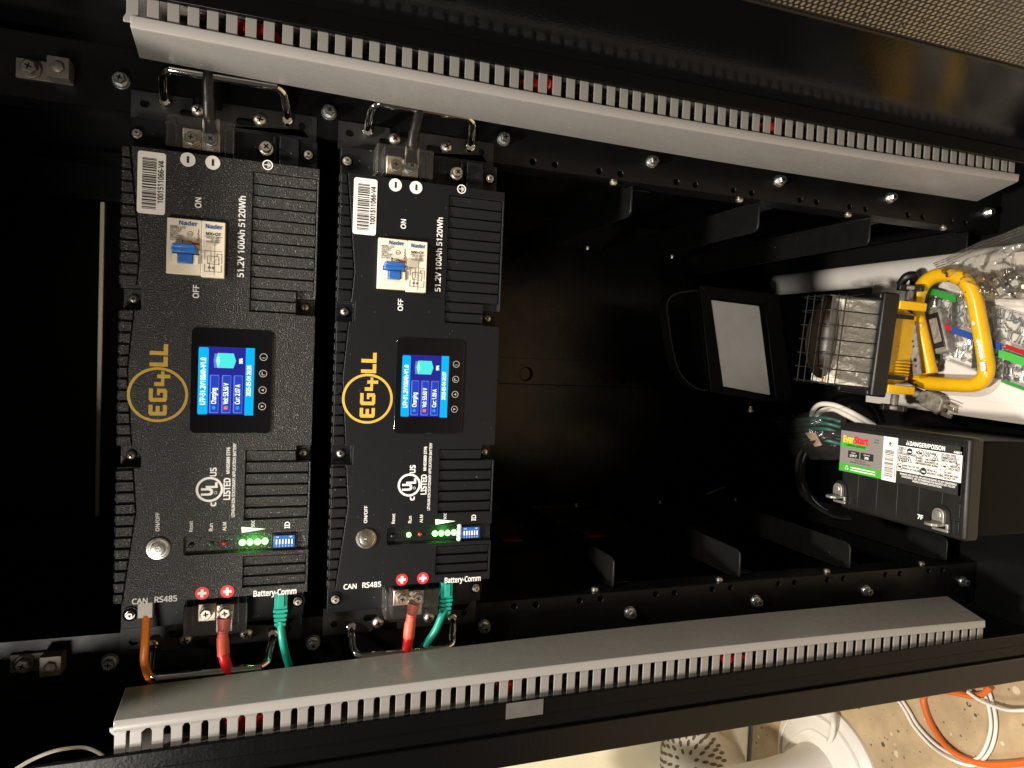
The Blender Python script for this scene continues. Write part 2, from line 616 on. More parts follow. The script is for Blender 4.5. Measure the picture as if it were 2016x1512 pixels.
def cross_recess(mb, c, r, M, rot=0.3):
    for a in (rot, rot + math.pi / 2):
        X = Vector((math.cos(a), math.sin(a), 0))
        mb.obox(c, (X, X.cross(TW), TW), (r, r * 0.22, 0.0002), M)


def pan_screw(mb, c, r, M, rot=0.4):
    """pan-head cross screw seen from the front"""
    mb.lathe(c, TW, [(r, 0), (r, r * .25), (r * .92, r * .5), (r * .7, r * .75), (r * .4, r * .88), (r * .12, r * .92)], 24, M)
    cross_recess(mb, Vector(c) + TW * (r * .93), r * .5, DARKHOLE, rot)


def hex_screw(mb, c, r, M, rot=0.4, flange=1.35, h=None, tilt=None):
    h = h or r * 0.9
    c = Vector(c)
    ax = Vector(tilt).normalized() if tilt else TW
    mb.lathe(c, ax, [(r * flange, 0), (r * flange, h * .22), (r * flange * .92, h * .32)], 28, M)
    mb.lathe(c + ax * h * .3, ax, [(r, 0), (r, h * .6), (r * .85, h * .72)], 6, M)
    mb.lathe(c + ax * h * .99, ax, [(r * .62, 0.0001), (r * .5, 0.0002)], 20, M)
    X = ax.orthogonal().normalized()
    X = Matrix.Rotation(rot, 3, ax) @ X
    for a in (X, ax.cross(X)):
        mb.obox(c + ax * (h * .99 + .0003), (a, ax.cross(a), ax), (r * .45, r * .10, 0.0002), DARKHOLE)
# ================================================================ the setting: room floor
FL = 1.15
mb = MB()
mb.add([(FL, -6, -4), (FL, 6, -4), (FL, 6, 5), (FL, -6, 5)], [(0, 1, 2, 3)], FLOORM)
o = mb.build('floor')
tag(o, 'tan speckled floor under the cabinet', 'floor', kind='structure')

# ================================================================ the cabinet
S = 0.17778                      # one battery slot
cab = thing('battery_cabinet', 'tall black steel rack cabinet with open mesh door', 'cabinet', (1.12, 0, -0.2))


def cpart(name, build, M, bevel=0.0, parent=cab):
    mb = MB()
    build(mb, M)
    return mb.build(name, parent, bevel=bevel)


o = cpart('back_panel', lambda b, M: b.box(-.255, 1.10, -.30, .30, -.565, -.56, M), BACKP)
c = MB()
for u, t in ((.597, .001), (.806, .002), (.388, .001)):
    c.cyl((u, t, -.57), TW, .0125, .05, DARKHOLE, 28)
mb = MB()
mb.box(-.14, 1.09, -.020, .031, -.5595, -.553, BACKP)
strip = mb.build('stiffener', cab, bevel=.0015)
cut(strip, c)
cpart('side_panel', lambda b, M: b.box(-.255, 1.10, .302, .306, -.565, .099, M), INNER)
lp = cpart('side_panel', lambda b, M: b.box(-.255, 1.10, -.306, -.302, -.565, .099, M), INNER)
cpart('roof_panel', lambda b, M: b.box(-.252, -.248, -.3015, .3015, -.5595, .217, M), INNER)
cpart('base_panel', lambda b, M: b.box(1.095, 1.1, -.3015, .3015, -.5595, .10, M), INNER)
for k in range(3):               # red stickers low on the left wall, behind the ledges
    u0 = (.535, .705, .93)[k]
    cpart('sticker', lambda b, M: b.box(u0, u0 + .034, -.3018, -.3012, -.55, -.46, M), REDSTK)

for sgn in (1, -1):              # mounting rails with their tapped holes and flange bolts
    def rail(b, M):
        a0, a1 = sorted((sgn * .235, sgn * .290))
        b.box(-.24, 1.094, a0, a1, -.003, 0, M)
        a0, a1 = sorted((sgn * .235, sgn * .238))
        b.box(-.24, 1.094, a0, a1, -.030, -.0032, M)
    r = cpart('mounting_rail', rail, RAILM, bevel=.0007)
    c = MB()
    for k in range(2, 6):
        for du in (.0345, .0601, .1131, .1395):
            c.cyl((k * S + du - .0002, sgn * .242, -.01), TW, .0035, .02, DARKHOLE, 20)
    cut(r, c)
    for k in range(7):
        b = MB()
        hex_screw(b, (k * S, sgn * .2605, .0010), .0052, ZINC, rot=random.uniform(0, 1.5), h=.0085)
        b.cyl((k * S, sgn * .2605, .0001), TW, .0072, .0010, ZINC, 28)
        r['o'] = list(cab['o'])
        x = b.build('bolt', r)
    for k, u in enumerate((.492, .663, .832, 1.0)):   # screws that pin the ledges to the rail flange
        b = MB()
        b.lathe((u, sgn * .2348, -.010), (0, -sgn, 0), [(.0045, 0), (.0045, .0015), (.0030, .0035), (.0012, .004)], 16, STEEL)
        b.build('screw', r)
    # rear post and its screws
    p = cpart('rear_post', lambda b, M: b.box(-.24, 1.094, *sorted((sgn * .240, sgn * .285)), -.475, -.445, M), INNER, bevel=.001)
    p['o'] = list(cab['o'])
    for u in (.493, .668, .846, 1.022):
        b = MB()
        b.lathe((u, sgn * .2398, -.45), (0, -sgn, 0), [(.0042, 0), (.0042, .003), (.003, .006), (.001, .0065)], 14, STEEL)
        b.build('screw', p)
    for k in range(4):           # shelf ledges
        u = .516 + k * S
        poly = rrect(0, 0, 0, 0, 0)
        b = MB()
        inn, out = sgn * .1995, sgn * .2342
        pts = [(out, -.012), (out, -.44), (inn, -.44), (inn, -.020), (inn + sgn * .0025, -.0145), (inn + sgn * .007, -.012)]
        top = [(u, t, w) for t, w in pts]
        bot = [(u + .0025, t, w) for t, w in pts]
        n = len(pts)
        b.add(top + bot, [tuple(range(n)), tuple(range(2 * n - 1, n - 1, -1))]
              + [(i, (i + 1) % n, n + (i + 1) % n, n + i) for i in range(n)], LEDGE)
        b.box(u - .0, u + .035, *sorted((sgn * .2345, sgn * .2375)), -.44, -.0305, LEDGE)
        b.build('shelf_ledge', cab, bevel=.0006)
cpart('rear_crossbar', lambda b, M: b.box(-.106, -.1, -.222, .228, -.432, -.420, M),
      mat('crossbar_zinc', (0.80, 0.70, 0.52), 0.45, 0.3), bevel=.001)

# front posts: the right one is a plain fold, the left one has a groove and an outer band
cpart('front_post', lambda b, M: b.box(-.255, 1.12, .2895, .3125, .1038, .1085, M), POSTM, bevel=.0012)
cpart('front_post', lambda b, M: (b.box(-.255, 1.12, -.3055, -.2905, .1038, .108, M),
                                  b.box(-.255, 1.12, -.3215, -.3058, .1010, .1035, M),
                                  b.box(-.255, 1.12, -.3520, -.3218, .0900, .108, PAINT)), POSTM, bevel=.0012)

# open mesh door, swung a little past square on the right
DT = .3050
DA = math.radians(9)
DE = Vector((0, math.sin(DA), math.cos(DA)))         # along the leaf, away from the hinge
DN = Vector((0, math.cos(DA), -math.sin(DA)))
DO = Vector((0, DT, .110))


def leaf(b, u0, u1, a0, a1, n0, n1, M):
    c = DO + TU * ((u0 + u1) / 2) + DE * ((a0 + a1) / 2) + DN * ((n0 + n1) / 2)
    b.obox(c, (TU, DN, DE), ((u1 - u0) / 2, (n1 - n0) / 2, (a1 - a0) / 2), M)


DB = .1175
cpart('door_frame', lambda b, M: (leaf(b, -.255, 1.10, -.0005, DB, .0004, .006, M),
                                  leaf(b, 1.06, 1.10, DB + .0002, .60, 0, .006, M)), PAINT, bevel=.0015)
mb = MB()
P_ = .0058
R_ = .0021
vs, fs = [], []
nw = int((.62 - DB) / (P_ * .866))
nu = int((1.06 + .10) / P_)
dp = lambda u, a: DO + TU * u + DE * a + DN * .003
for j in range(nw):              # a hexagonal hole in every cell of a staggered grid
    w0 = DB + j * P_ * .866
    sh = (j % 2) * P_ / 2
    for i in range(nu):
        u0 = -.10 + i * P_ + sh
        b0 = len(vs)
        cu, cw = u0 + P_ / 2, w0 + P_ * .433
        for (a, b) in ((u0, w0), (cu, w0), (u0 + P_, w0), (u0 + P_, w0 + P_ * .866), (cu, w0 + P_ * .866), (u0, w0 + P_ * .866)):
            vs.append(dp(a, b))
        for q in (225, 270, 315, 45, 90, 135):
            q = math.radians(q)
            vs.append(dp(cu + R_ * math.cos(q), cw + R_ * math.sin(q)))
        for k in range(6):
            k2 = (k + 1) % 6
            fs.append((b0 + k, b0 + k2, b0 + 6 + k2, b0 + 6 + k))
mb.add(vs, fs, mat('mesh_door_paint', (0.014, 0.013, 0.012), 0.34, spec=0.5))
mb.build('perforated_sheet', cab, recalc=False)

for t0, px in ((.2605, (60, 132)), (-.2565, (47, 1310))):       # metal clips near the top of the rails
    b = MB()
    q = onw(*px, .008)
    sg = 1 if t0 > 0 else -1
    b.box(q.x - .012, q.x + .030, q.y - .008, q.y + .008, .0002, .003, CLIPM)
    b.box(q.x + .014, q.x + .030, q.y - .008, q.y + .009, .0032, .017, CLIPM)
    b.lathe((q.x + .022, q.y, .0172), TW, [(.005, 0), (.005, .002), (.003, .003)], 6, CLIPM)
    hex_screw(b, (q.x - .001, q.y, .003), .0060, CLIPM, h=.008)
    b.build('cable_clip', cab, bevel=.0004)

b = MB()
pts = [onw(x, y, .109) for x, y in ((997, 1391), (1070, 1381), (1072, 1416), (998, 1425))]
u0, u1 = pts[0].x, pts[1].x
b.box(u0, u1, -.3054, -.2905, .1083, .1088, TAPE)
o = b.build('tape_strip')
tag(o, 'piece of grey tape stuck on the left front post', 'tape')

# ================================================================ slotted wire ducts
PITCH = .0139


def duct(sgn, name, label, corners):
    d = thing(name, label, 'wire duct', (.5, sgn * .285, .06), 'slotted wire ducts along the rails')
    A, B, C, D = [Vector(p) for p in corners]          # back-top, front-top, back-bottom, front-bottom
    b = MB()
    lip = .0092
    bow = lambda q: Vector((0, -sgn * .0052 * math.sin(math.pi * q), 0))
    N_ = 24

    def sweep(sec):
        """closed cross-section (points as (blend back->front, dt, dw)) swept down the slightly bowed duct"""
        vs = []
        k = len(sec)
        for i in range(N_ + 1):
            q = i / N_
            bk, fr = A.lerp(C, q) + bow(q), B.lerp(D, q) + bow(q)
            for f, dt, dw in sec:
                vs.append(bk.lerp(fr, f) + Vector((0, sgn * dt, dw)))
        fs = [(i * k + j, i * k + (j + 1) % k, (i + 1) * k + (j + 1) % k, (i + 1) * k + j) for i in range(N_) for j in range(k)]
        fs += [tuple(range(k - 1, -1, -1)), tuple(N_ * k + j for j in range(k))]
        b.add(vs, fs, DUCT)
    sweep([(0, lip, -.0018), (0, .0004, -.0018), (.02, 0, -.0014), (.97, 0, 0), (1, .0004, .0014), (1, .0016, .0020), (1, lip - .001, .0026), (1, lip, .0022), (1, lip, .0008), (1, .0024, .0002), (0, .0024, 0), (0, lip, 0)])
    b.build('duct_cover', d, bevel=.0004)
    for wz, nm in ((.0985, 'slotted_wall'), (.0415, 'slotted_wall')):
        b = MB()
        n = 69
        for k in range(n):
            u = .0195 + k * PITCH
            f = lambda x: x * sgn
            tb = .2672 + (.0048 if wz > .09 else .004) - .0048 * math.sin(math.pi * k / n)
            end = .3015
            hw, hn = PITCH * .455, PITCH * .305
            c = u + PITCH * .5
            if k == n - 1:
                c -= .001
            jig = random.uniform(-.0002, .0002)
            if sgn < 0 and k in (0, 1) and wz > .09:
                jig = .0012 - k * .003           # two fingers bent out of line
            pts = [(c - hw, tb), (c + hw, tb), (c + hw, tb + .0028), (c + hw * .90, tb + .0040), (c + hn + jig, tb + .0066), (c + hn + jig, end),
                   (c - hn + jig, end), (c - hn + jig, tb + .0066), (c - hw * .90, tb + .0040), (c - hw, tb + .0028)]
            pts = [(x, f(y)) for x, y in pts]
            b.prism(pts, wz, wz + .0018, DUCTW)
        b.build(nm, d, bevel=.00045, seg=2)
    b = MB()
    b.box(.0215, .9775, *sorted((sgn * .2998, sgn * .3016)), .0435, .0983, DUCTW)
    b.build('duct_base', d)
    return d


duct(1, 'wire_duct', 'pale grey slotted wire duct on the right rail, next to the mesh door',
     [(.0208, .2690, .040), (.0255, .2672, .1005), (.9954, .2600, .040), (.9794, .2690, .1005)])
duct(-1, 'wire_duct', 'browner grey slotted wire duct on the left rail, beside the taped post',
     [(.0200, -.2689, .040), (.0232, -.2655, .1005), (.9892, -.2625, .040), (.9741, -.2695, .1005)])


def duct_cable(sgn, name, label, M, peaks, r, w_in=.06, w_out=.088):
    """a cable lying in a duct; at the peaks it bulges forward to the slots"""
    pts = []
    n = 120
    for i in range(n + 1):
        u = .05 + .89 * i / n
        k = max([math.exp(-((u - p) / .012) ** 2) for p in peaks] + [0])
        pts.append((u, sgn * (.286 + .003 * math.sin(u * 21 + r * 900)), w_in + (w_out - w_in) * k + .003 * math.sin(u * 33)))
    b = MB()
    b.tube(pts, r, M, 12)
    o = b.build(name)
    tag(o, label, 'cable')


duct_cable(1, 'power_cable', 'red power cable inside the pale duct beside the mesh door', REDC, (.106, .119, .356, .368, .625), .0062)
duct_cable(1, 'power_cable', 'black power cable inside the pale duct beside the mesh door', BLKC, (.21, .33, .47, .72, .88), .0062, .075, .078)
duct_cable(-1, 'power_cable', 'red power cable inside the duct on the taped left post side', REDC, (.114, .128, .358, .604, .618, .87), .0062)
duct_cable(-1, 'power_cable', 'black power cable inside the duct on the taped left post side', BLKC, (.2, .4, .5, .75), .0062, .075, .078)
b = MB()
b.tube([onw(x, y, w) for x, y, w in ((30, 1515, .11), (60, 1497, .105), (98, 1481, .10), (130, 1474, .095), (165, 1472, .09), (190, 1480, .09), (205, 1491, .09), (207, 1505, .09))],
       .0014, WHITEC, 8, sub=6)
o = b.build('white_wire')
tag(o, 'thin white wire looping out near the top of the left post', 'wire')
# ================================================================ the rack batteries
WF = .040                                     # front face of the cover above the rail plane


def X(px, py, w=WF):
    p = onw(px, py, w)
    return p.x, p.y


def make_battery(k, label):
    """the first battery; its parts are measured on the upper one in the rack"""
    B = thing('rack_battery', label, 'battery', (.09, 0, 0), 'rack batteries')
    U0, U1, TE = .0096, .1688, .1955
    # steel case behind the front
    b = MB()
    b.box(U0 + .001, U1 - .001, -.2265, .2265, -.40, .0105, CASE)
    b.build('case', B, bevel=.001)
    # mounting ears with slots
    for s in (1, -1):
        b = MB()
        pts = [(.0085, .2265), (.1665, .2265), (.1665, .2535), (.150, .2535), (.083, .2535), (.083, .2462), (.058, .2462), (.058, .2535), (.0085, .2535)]
        if s < 0:
            pts = [(u, -t) for u, t in reversed(pts)]
        b.prism(pts, .0004, .0032, EARM)
        ear = b.build('mounting_ear', B, bevel=.0007)
        c = MB()
        for u0, u1, tc in ((.0155, .0235, .243), (.048, .062, .2395), (.095, .112, .2395), (.150, .1565, .243)):
            h = .0034
            c.prism(rrect(u0, u1, s * tc - h, s * tc + h, .0033), -.01, .02, DARKHOLE)
        cut(ear, c)
    # the front cover: plate with vents, corner notches, screw notches and the indicator slot carved in
    b = MB()
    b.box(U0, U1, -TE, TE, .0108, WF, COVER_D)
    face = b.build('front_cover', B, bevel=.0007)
    c = MB()

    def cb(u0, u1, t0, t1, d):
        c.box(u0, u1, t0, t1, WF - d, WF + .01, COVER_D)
    # louvre fields on the right
    v1t, v1b = X(497, 337)[1], X(493, 613)[1]
    v2t, v2b = X(487, 887)[1], X(484, 1024)[1]
    v3t, v3b = X(482, 1096)[1], X(480, 1157)[1]
    uv = X(495, 470)[0]
    for t1, t0 in ((v1t, v1b), (v2t, v2b), (v3t, v3b)):
        cb(uv, U1 - .0016, t0, t1, .0055)
    # notched right corners of the middle zone with screws
    for yb in (605, 893):
        q = X(600, yb)
        cb(q[0] - .0075, U1 + .01, q[1] - .0075, q[1] + .0075, .016)
    for yb in (588, 900):
        q = X(258, yb)
        cb(U0 - .01, q[0] + .0075, q[1] - .009, q[1] + .009, .016)
    # indicator slot
    a = X(362, 1058)
    z = X(588, 1084)
    ti1, ti0 = X(470, 1052)[1], X(470, 1088)[1]
    c.prism(rrect(a[0], U1 + .01, ti0, ti1, .002), WF - .0042, WF + .01, COVER_D)
    # ramped channel on the left edge for the rib blocks

    def edge(t):
        knots = [(-.196, .0065), (-.115, .0158), (.006, .0072), (.105, .0150), (.196, .0058)]
        for (a0, e0), (a1, e1) in zip(knots, knots[1:]):
            if t <= a1:
                return e0 + (e1 - e0) * (t - a0) / (a1 - a0)
        return knots[-1][1]
    ks = [-.2, -.115, .006, .105, .2]
    poly = [(U0 - .01, ks[0]), *[(U0 + edge(t), t) for t in ks], (U0 - .01, ks[-1])]
    c.prism(poly, WF - .0036, WF + .01, COVER_D)
    cut(face, c)
    # rib blocks along the left edge: one part
    n = 40
    pit = 2 * TE / n
    notch = [X(258, yb)[1] for yb in (588, 900)]
    runs = [MB(), MB(), MB()]
    for i in range(n):
        t0 = -TE + i * pit + pit * .09
        t1 = t0 + pit * .82
        tc = (t0 + t1) / 2
        if any(abs(tc - q) < .0125 for q in notch):
            continue
        e0, e1 = edge(t0), edge(t1)
        b = runs[sum(tc > q for q in notch)]
        pts = [(U0, t0), (U0 + e0 - .0008, t0), (U0 + e1 - .0008, t1), (U0, t1)]
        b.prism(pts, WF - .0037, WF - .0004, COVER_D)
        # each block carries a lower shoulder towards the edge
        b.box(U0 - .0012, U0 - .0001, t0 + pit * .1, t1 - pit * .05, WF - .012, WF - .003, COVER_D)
    for b in runs:
        b.build('edge_ribs', B, bevel=.0006)
    # louvre slats, one part per field
    for t1, t0 in ((v1t, v1b), (v2t, v2b), (v3t, v3b)):
        b = MB()
        m_ = max(1, round((t1 - t0) / .0102))
        p = (t1 - t0) / m_
        for i in range(m_):
            y0, y1 = t0 + i * p + .0008, t0 + (i + 1) * p - .0006
            u1 = U1 - .0022
            for yb in (605, 893):
                q = X(600, yb)
                if y0 < q[1] + .0075 and y1 > q[1] - .0075:
                    u1 = q[0] - .0078
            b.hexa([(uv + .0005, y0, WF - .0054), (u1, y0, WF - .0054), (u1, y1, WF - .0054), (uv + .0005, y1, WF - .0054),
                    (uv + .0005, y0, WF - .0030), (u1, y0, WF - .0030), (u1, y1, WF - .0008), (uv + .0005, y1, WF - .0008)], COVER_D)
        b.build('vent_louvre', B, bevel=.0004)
    # end shelves (recessed plates beyond the cover, where the terminals sit)
    for s in (1, -1):
        b = MB()
        b.box(U0 + .001, U1 - .0015, *sorted((s * (TE + .0002), s * .2262)), .0107, .0160, COVER)
        if s > 0:
            b.box(.1335, .1505, TE + .001, .2258, .0162, .0225, COVER)
            b.box(.128, .1312, TE + .001, .2258, .0162, .0200, COVER)
        e = b.build('end_plate', B, bevel=.0008)
    # cover screws
    for px, py, w, r in ((269, 262, .0165, .0066), (607, 304, .0165, .0066), (255, 1212, .0165, .0066), (586, 1185, .0165, .0066)):
        q = onw(px, py, w + .003)
        b = MB()
        b.cyl((q.x, q.y, .0161), TW, .0066, .0003, DARKHOLE, 28)
        ring(b, (q.x, q.y, .0162), .0060, .0068, .0012, COVER, 28)
        hex_screw(b, (q.x, q.y, .0166), .0034, STEEL, rot=random.random(), flange=1.25, h=.005)
        b.build('cover_screw', B)
    for px, py in ((600, 605), (596, 893), (262, 589), (257, 897)):
        q = onw(px, py, WF - .012)
        b = MB()
        pan_screw(b, (q.x, q.y, WF - .0158), .0042, STEEL, random.random())
        b.build('cover_screw', B)
    # ear screws
    for px, py in ((390, 217), (512, 236), (365, 1260), (485, 1248)):
        q = onw(px, py, .006)
        b = MB()
        pan_screw(b, (q.x, q.y, .0033), .0059, STEEL, random.random() * 1.5)
        b.build('ear_screw', B)
    # chrome pull handles
    for s in (1, -1):
        b = MB()
        y0, y1 = s * .2455, s * .2655
        u0, u1 = .0355, .1395
        b.tube([(u0, y0, .003), (u0, y0 + s * .005, .012), (u0 + .0008, s * .2585, .022), (u0 + .0024, s * .2630, .0285), (u0 + .008, y1, .0325), (u0 + .015, y1, .0332),
                (u1 - .017, y1, .0332), (u1 - .010, y1, .0325), (u1 - .0044, s * .2630, .0285), (u1 - .0028, s * .2585, .022), (u1, y0 + s * .005, .012), (u1, y0, .003)],
               .0038, CHROME, 16, sub=5)
        for u in (u0, u1):
            b.lathe((u, y0, .0032), TW, [(.0054, 0), (.0054, .003), (.0048, .0062), (.0040, .0068)], 24, CHROME)
        b.build('pull_handle', B)
    # terminals: plate, bolts, clear cover
    for s, plate, bolts, cov in (
            (1, ((359, 251), (434, 258), (433, 300), (359, 292)), ((377, 273), (415, 276)), ((326, 224), (462, 240), (460, 301), (326, 286))),
            (-1, ((389, 1189), (460, 1184), (460, 1219), (389, 1225)), ((406, 1206), (443, 1204)), ((360, 1196), (487, 1188), (486, 1246), (361, 1254)))):
        w = .024
        P = [onw(*q, w) for q in plate]
        u0, u1 = (P[0].x + P[3].x) / 2, (P[1].x + P[2].x) / 2
        t1, t0 = (P[0].y + P[1].y) / 2, (P[2].y + P[3].y) / 2
        b = MB()
        um = (u0 + u1) / 2
        b.box(u0, um, t0, t1 - .0005, .016, w, BRASSY)
        b.box(um + .0002, u1, t0 - (.0005 if s > 0 else 0), t1 - .0022, .016, w + .0009, BRASSY)
        pl = b.build('terminal_plate', B, bevel=.0008)
        for i, q in enumerate(bolts):
            c0 = onw(*q, w + .004)
            b = MB()
            b.cyl((c0.x, c0.y, w + .001), TW, .0064, .0012, ZINC if (i and s > 0) else BRASSY, 30)
            hex_screw(b, (c0.x, c0.y, w + .0022), .0052, ZINC if (i and s > 0) else BRASSY, rot=random.random(), flange=1.12, h=.0075)
            pl['o'] = list(B['o'])
            b.build('terminal_bolt', pl)
        wc = .0385
        P = [onw(*q, wc) for q in cov]
        u0, u1 = (P[0].x + P[3].x) / 2, (P[1].x + P[2].x) / 2
        t1, t0 = (P[0].y + P[1].y) / 2, (P[2].y + P[3].y) / 2
        b = MB()
        b.box(u0, u1, t0, t1, wc - .0016, wc, ACRYL)
        for ua in (u0, u1 - .0016):
            b.box(ua, ua + .0016, t0, t1, .0165, wc - .0017, ACRYL)
        for ua in (u0 + .0068, u1 - .0084):
            b.box(ua, ua + .0013, t0 + .0015, t1 - .0015, .0165, wc - .0017, ACRYL)
        b.build('terminal_cover', B, bevel=.0004)
    # earth stud
    q = onw(524, 290, .028)
    b = MB()
    b.cyl((q.x, q.y, .0226), TW, .0062, .0014, STEEL, 28)
    b.lathe((q.x, q.y, .024), TW, [(.0055, 0), (.0055, .0016), (.0049, .0020), (.0049, .0065), (.0041, .0078)], 28, STEEL)
    cross_recess(b, (q.x, q.y, .0319), .0026, DARKHOLE, .9)
    b.build('earth_stud', B)
    # barcode label
    P = [X(*q) for q in ((271, 297), (327, 302), (325, 423), (270, 420))]
    u0, u1 = (P[0][0] + P[3][0]) / 2, (P[1][0] + P[2][0]) / 2
    t1, t0 = (P[0][1] + P[1][1]) / 2, (P[2][1] + P[3][1]) / 2
    b = MB()
    b.prism(rrect(u0, u1, t0, t1, .0022), WF + .0002, WF + .0006, LABELW)
    lab = b.build('barcode_label', B)
    lab['o'] = list(B['o'])
    b = MB()
    rr = random.Random(3)
    y = t0 + .0042
    ua, ub = X(280, 360)[0], X(308, 360)[0]
    while y < t1 - .005:
        bw = rr.choice((.0004, .0004, .0008, .0012))
        b.box(ua, ub, y, y + bw, WF + .0007, WF + .00085, BLACKINK)
        y += bw + rr.choice((.0004, .0006, .0009, .0012))
    t_ = MB()
    t_.text('1001511066-V4', (0, 0, 0), .0042, TT, UP, BLACKINK)
    sx = (X(322, 319)[1] - X(322, 402)[1]) / (max(v.y for v in t_.v) - min(v.y for v in t_.v))
    b.text('1001511066-V4', (X(322, 360)[0], X(322, 402)[1], WF + .0008), .0042, TT, UP, BLACKINK, 'LEFT', .008, sx)
    b.build('lettering', lab)
    # polarity badges and earth mark
    for px, py in ((370, 314.5), (419, 320.5)):
        q = X(px, py)
        b = MB()
        disc(b, (*q, WF + .0002), .0060, .0004, LABELW)
        b.box(q[0] - .0008, q[0] + .0010, q[1] - .0028, q[1] + .0028, WF + .0007, WF + .0009, BLACKINK)
        b.build('minus_badge', B)
    for px, py in ((398, 1167.5), (447.5, 1164)):
        q = X(px, py)
        b = MB()
        disc(b, (*q, WF + .0002), .0058, .0004, REDBADGE)
        b.prism([(q[0] + a * .0036, q[1] + c_ * .0036) for a, c_ in ((-.34, -1), (.34, -1), (.34, -.34), (1, -.34), (1, .34), (.34, .34), (.34, 1), (-.34, 1), (-.34, .34), (-1, .34), (-1, -.34), (-.34, -.34))],
                WF + .0007, WF + .0009, WHITEINK)
        b.build('plus_badge', B)
    q = X(527, 325)
    b = MB()
    ring(b, (*q, WF + .0001), .0035, .0044, .0002, WHITEINK, 36)
    for du, hl in ((.0001, .0026), (.0011, .0018), (.0020, .0010)):
        b.box(q[0] + du, q[0] + du + .0005, q[1] - hl, q[1] + hl, WF + .0001, WF + .0003, WHITEINK)
    b.box(q[0] - .0030, q[0] + .0001, q[1] - .00025, q[1] + .00025, WF + .0001, WF + .0003, WHITEINK)
    b.build('earth_mark', B)
    # breaker
    P = [X(*q, WF + .006) for q in ((328, 428), (444, 437), (442, 544), (327, 539))]
    bu0, bu1 = (P[0][0] + P[3][0]) / 2, (P[1][0] + P[2][0]) / 2
    bt1, bt0 = (P[0][1] + P[1][1]) / 2, (P[2][1] + P[3][1]) / 2
    bm_ = bu0 + (bu1 - bu0) * .595
    b = MB()
    b.box(bu0, bm_ - .0002, bt0, bt1, .030, WF + .0055, CREAM)
    b.box(bm_, bu1, bt0 - .0012, bt1 - .0003, .030, WF + .0068, CREAM)
    br = b.build('breaker', B, bevel=.0006)
    br['o'] = list(B['o'])
    wb = WF + .0056
    L = bm_ - bu0
    H = bt1 - bt0
    fu = lambda x: bu0 + L * x
    ft = lambda y: bt0 + H * y
    # toggle well rims, drum and blue toggle
    b = MB()
    b.box(fu(.10), fu(.17), ft(.19), ft(.45), wb, wb + .0016, CREAM)
    b.box(fu(.92), fu(.985), ft(.19), ft(.46), wb, wb + .0010, CREAM)
    b.box(fu(.17), fu(.335), ft(.19), ft(.36), wb, wb + .0030, CREAM)
    b.box(fu(.78), fu(.93), ft(.19), ft(.36), wb, wb + .0030, CREAM)
    b.build('toggle_drum', br, bevel=.0007)
    b = MB()
    b.box(fu(.345), fu(.77), ft(.19), ft(.37), wb, wb + .0042, TOGGLE)
    b.box(fu(.18), fu(.88), ft(.3702), ft(.51), wb, wb + .0082, TOGGLE)
    b.box(fu(.20), fu(.86), ft(.45), ft(.525), wb + .0083, wb + .0105, TOGGLE)
    b.build('toggle', br, bevel=.0010)
    b = MB()
    b.box(fu(.75), fu(.93), ft(.545), ft(.585), wb + .0001, wb + .0004, REDWIN)
    b.box(fu(.72), fu(.748), ft(.545), ft(.585), wb + .0001, wb + .0004, BLACKINK)
    b.build('trip_window', br)
    b = MB()
    tx = lambda s_, x, y, h, M, bold=0.0, sx=1.0, al='LEFT': b.text(s_, (fu(x), ft(y), wb + .0001), h, TU, TT, M, al, bold, sx)
    tx('Nader', .33, .885, .0034, BLUEINK, .018, 1.05)
    tx('NDB1-125', .09, .822, .0018, GREYINK, .0)
    tx('In:125A', .09, .783, .0018, GREYINK, .0)
    for s_, y in (('240/415V~', .748), ('60/80V=', .711), ('GB/T14048.2', .674), ('IEC60947-2', .637), ('Icu=10kA', .60)):
        tx(s_, .09, y, .0013, GREYINK, .0, .95)
    tx('I ON', .50, .575, .0019, BLACKINK, .0)
    tx('O OFF', .50, .525, .0016, GREYINK, .0)
    b.box(fu(.445), fu(.46), ft(.52), ft(.60), wb + .0001, wb + .0003, BLACKINK)
    b.prism([(fu(.425), ft(.60)), (fu(.48), ft(.60)), (fu(.4525), ft(.63))], wb + .0001, wb + .0003, BLACKINK)
    ring(b, (fu(.66), ft(.735), wb + .0001), .0019, .0022, .0002, GREYINK, 28)
    tx('ccc', .615, .72, .0014, GREYINK)
    zz = [(.90, .83), (.895, .75), (.87, .735), (.93, .72), (.88, .69), (.925, .67), (.88, .645), (.90, .62)]
    for (x0, y0), (x1, y1) in zip(zz, zz[1:]):
        a_, c_ = Vector((fu(x0), ft(y0), wb + .0002)), Vector((fu(x1), ft(y1), wb + .0002))
        b.obox((a_ + c_) / 2, (c_ - a_, (c_ - a_).cross(TW), TW), ((c_ - a_).length / 2, .00022, .0001), GREYINK)
    w2 = WF + .0069
    L2 = bu1 - bm_
    gu = lambda x: bm_ + L2 * x
    t2 = lambda s_, x, y, h, M, bold=0.0, al='CENTER': b.text(s_, (gu(x), ft(y), w2 + .0001), h, TU, TT, M, al, bold)
    t2('Nader', .5, .862, .0034, BLUEINK, .018)
    t2('MX+OF', .48, .735, .0026, BLACKINK, .012)
    b.box(gu(.12), gu(.86), ft(.712), ft(.718), w2 + .0001, w2 + .0003, BLACKINK)
    t2('MX:24~48V~', .5, .675, .0014, GREYINK, .0)
    t2('24~48V=', .58, .640, .0014, GREYINK, .0)
    t2('OF:3A/400V~', .5, .605, .0014, GREYINK, .0)

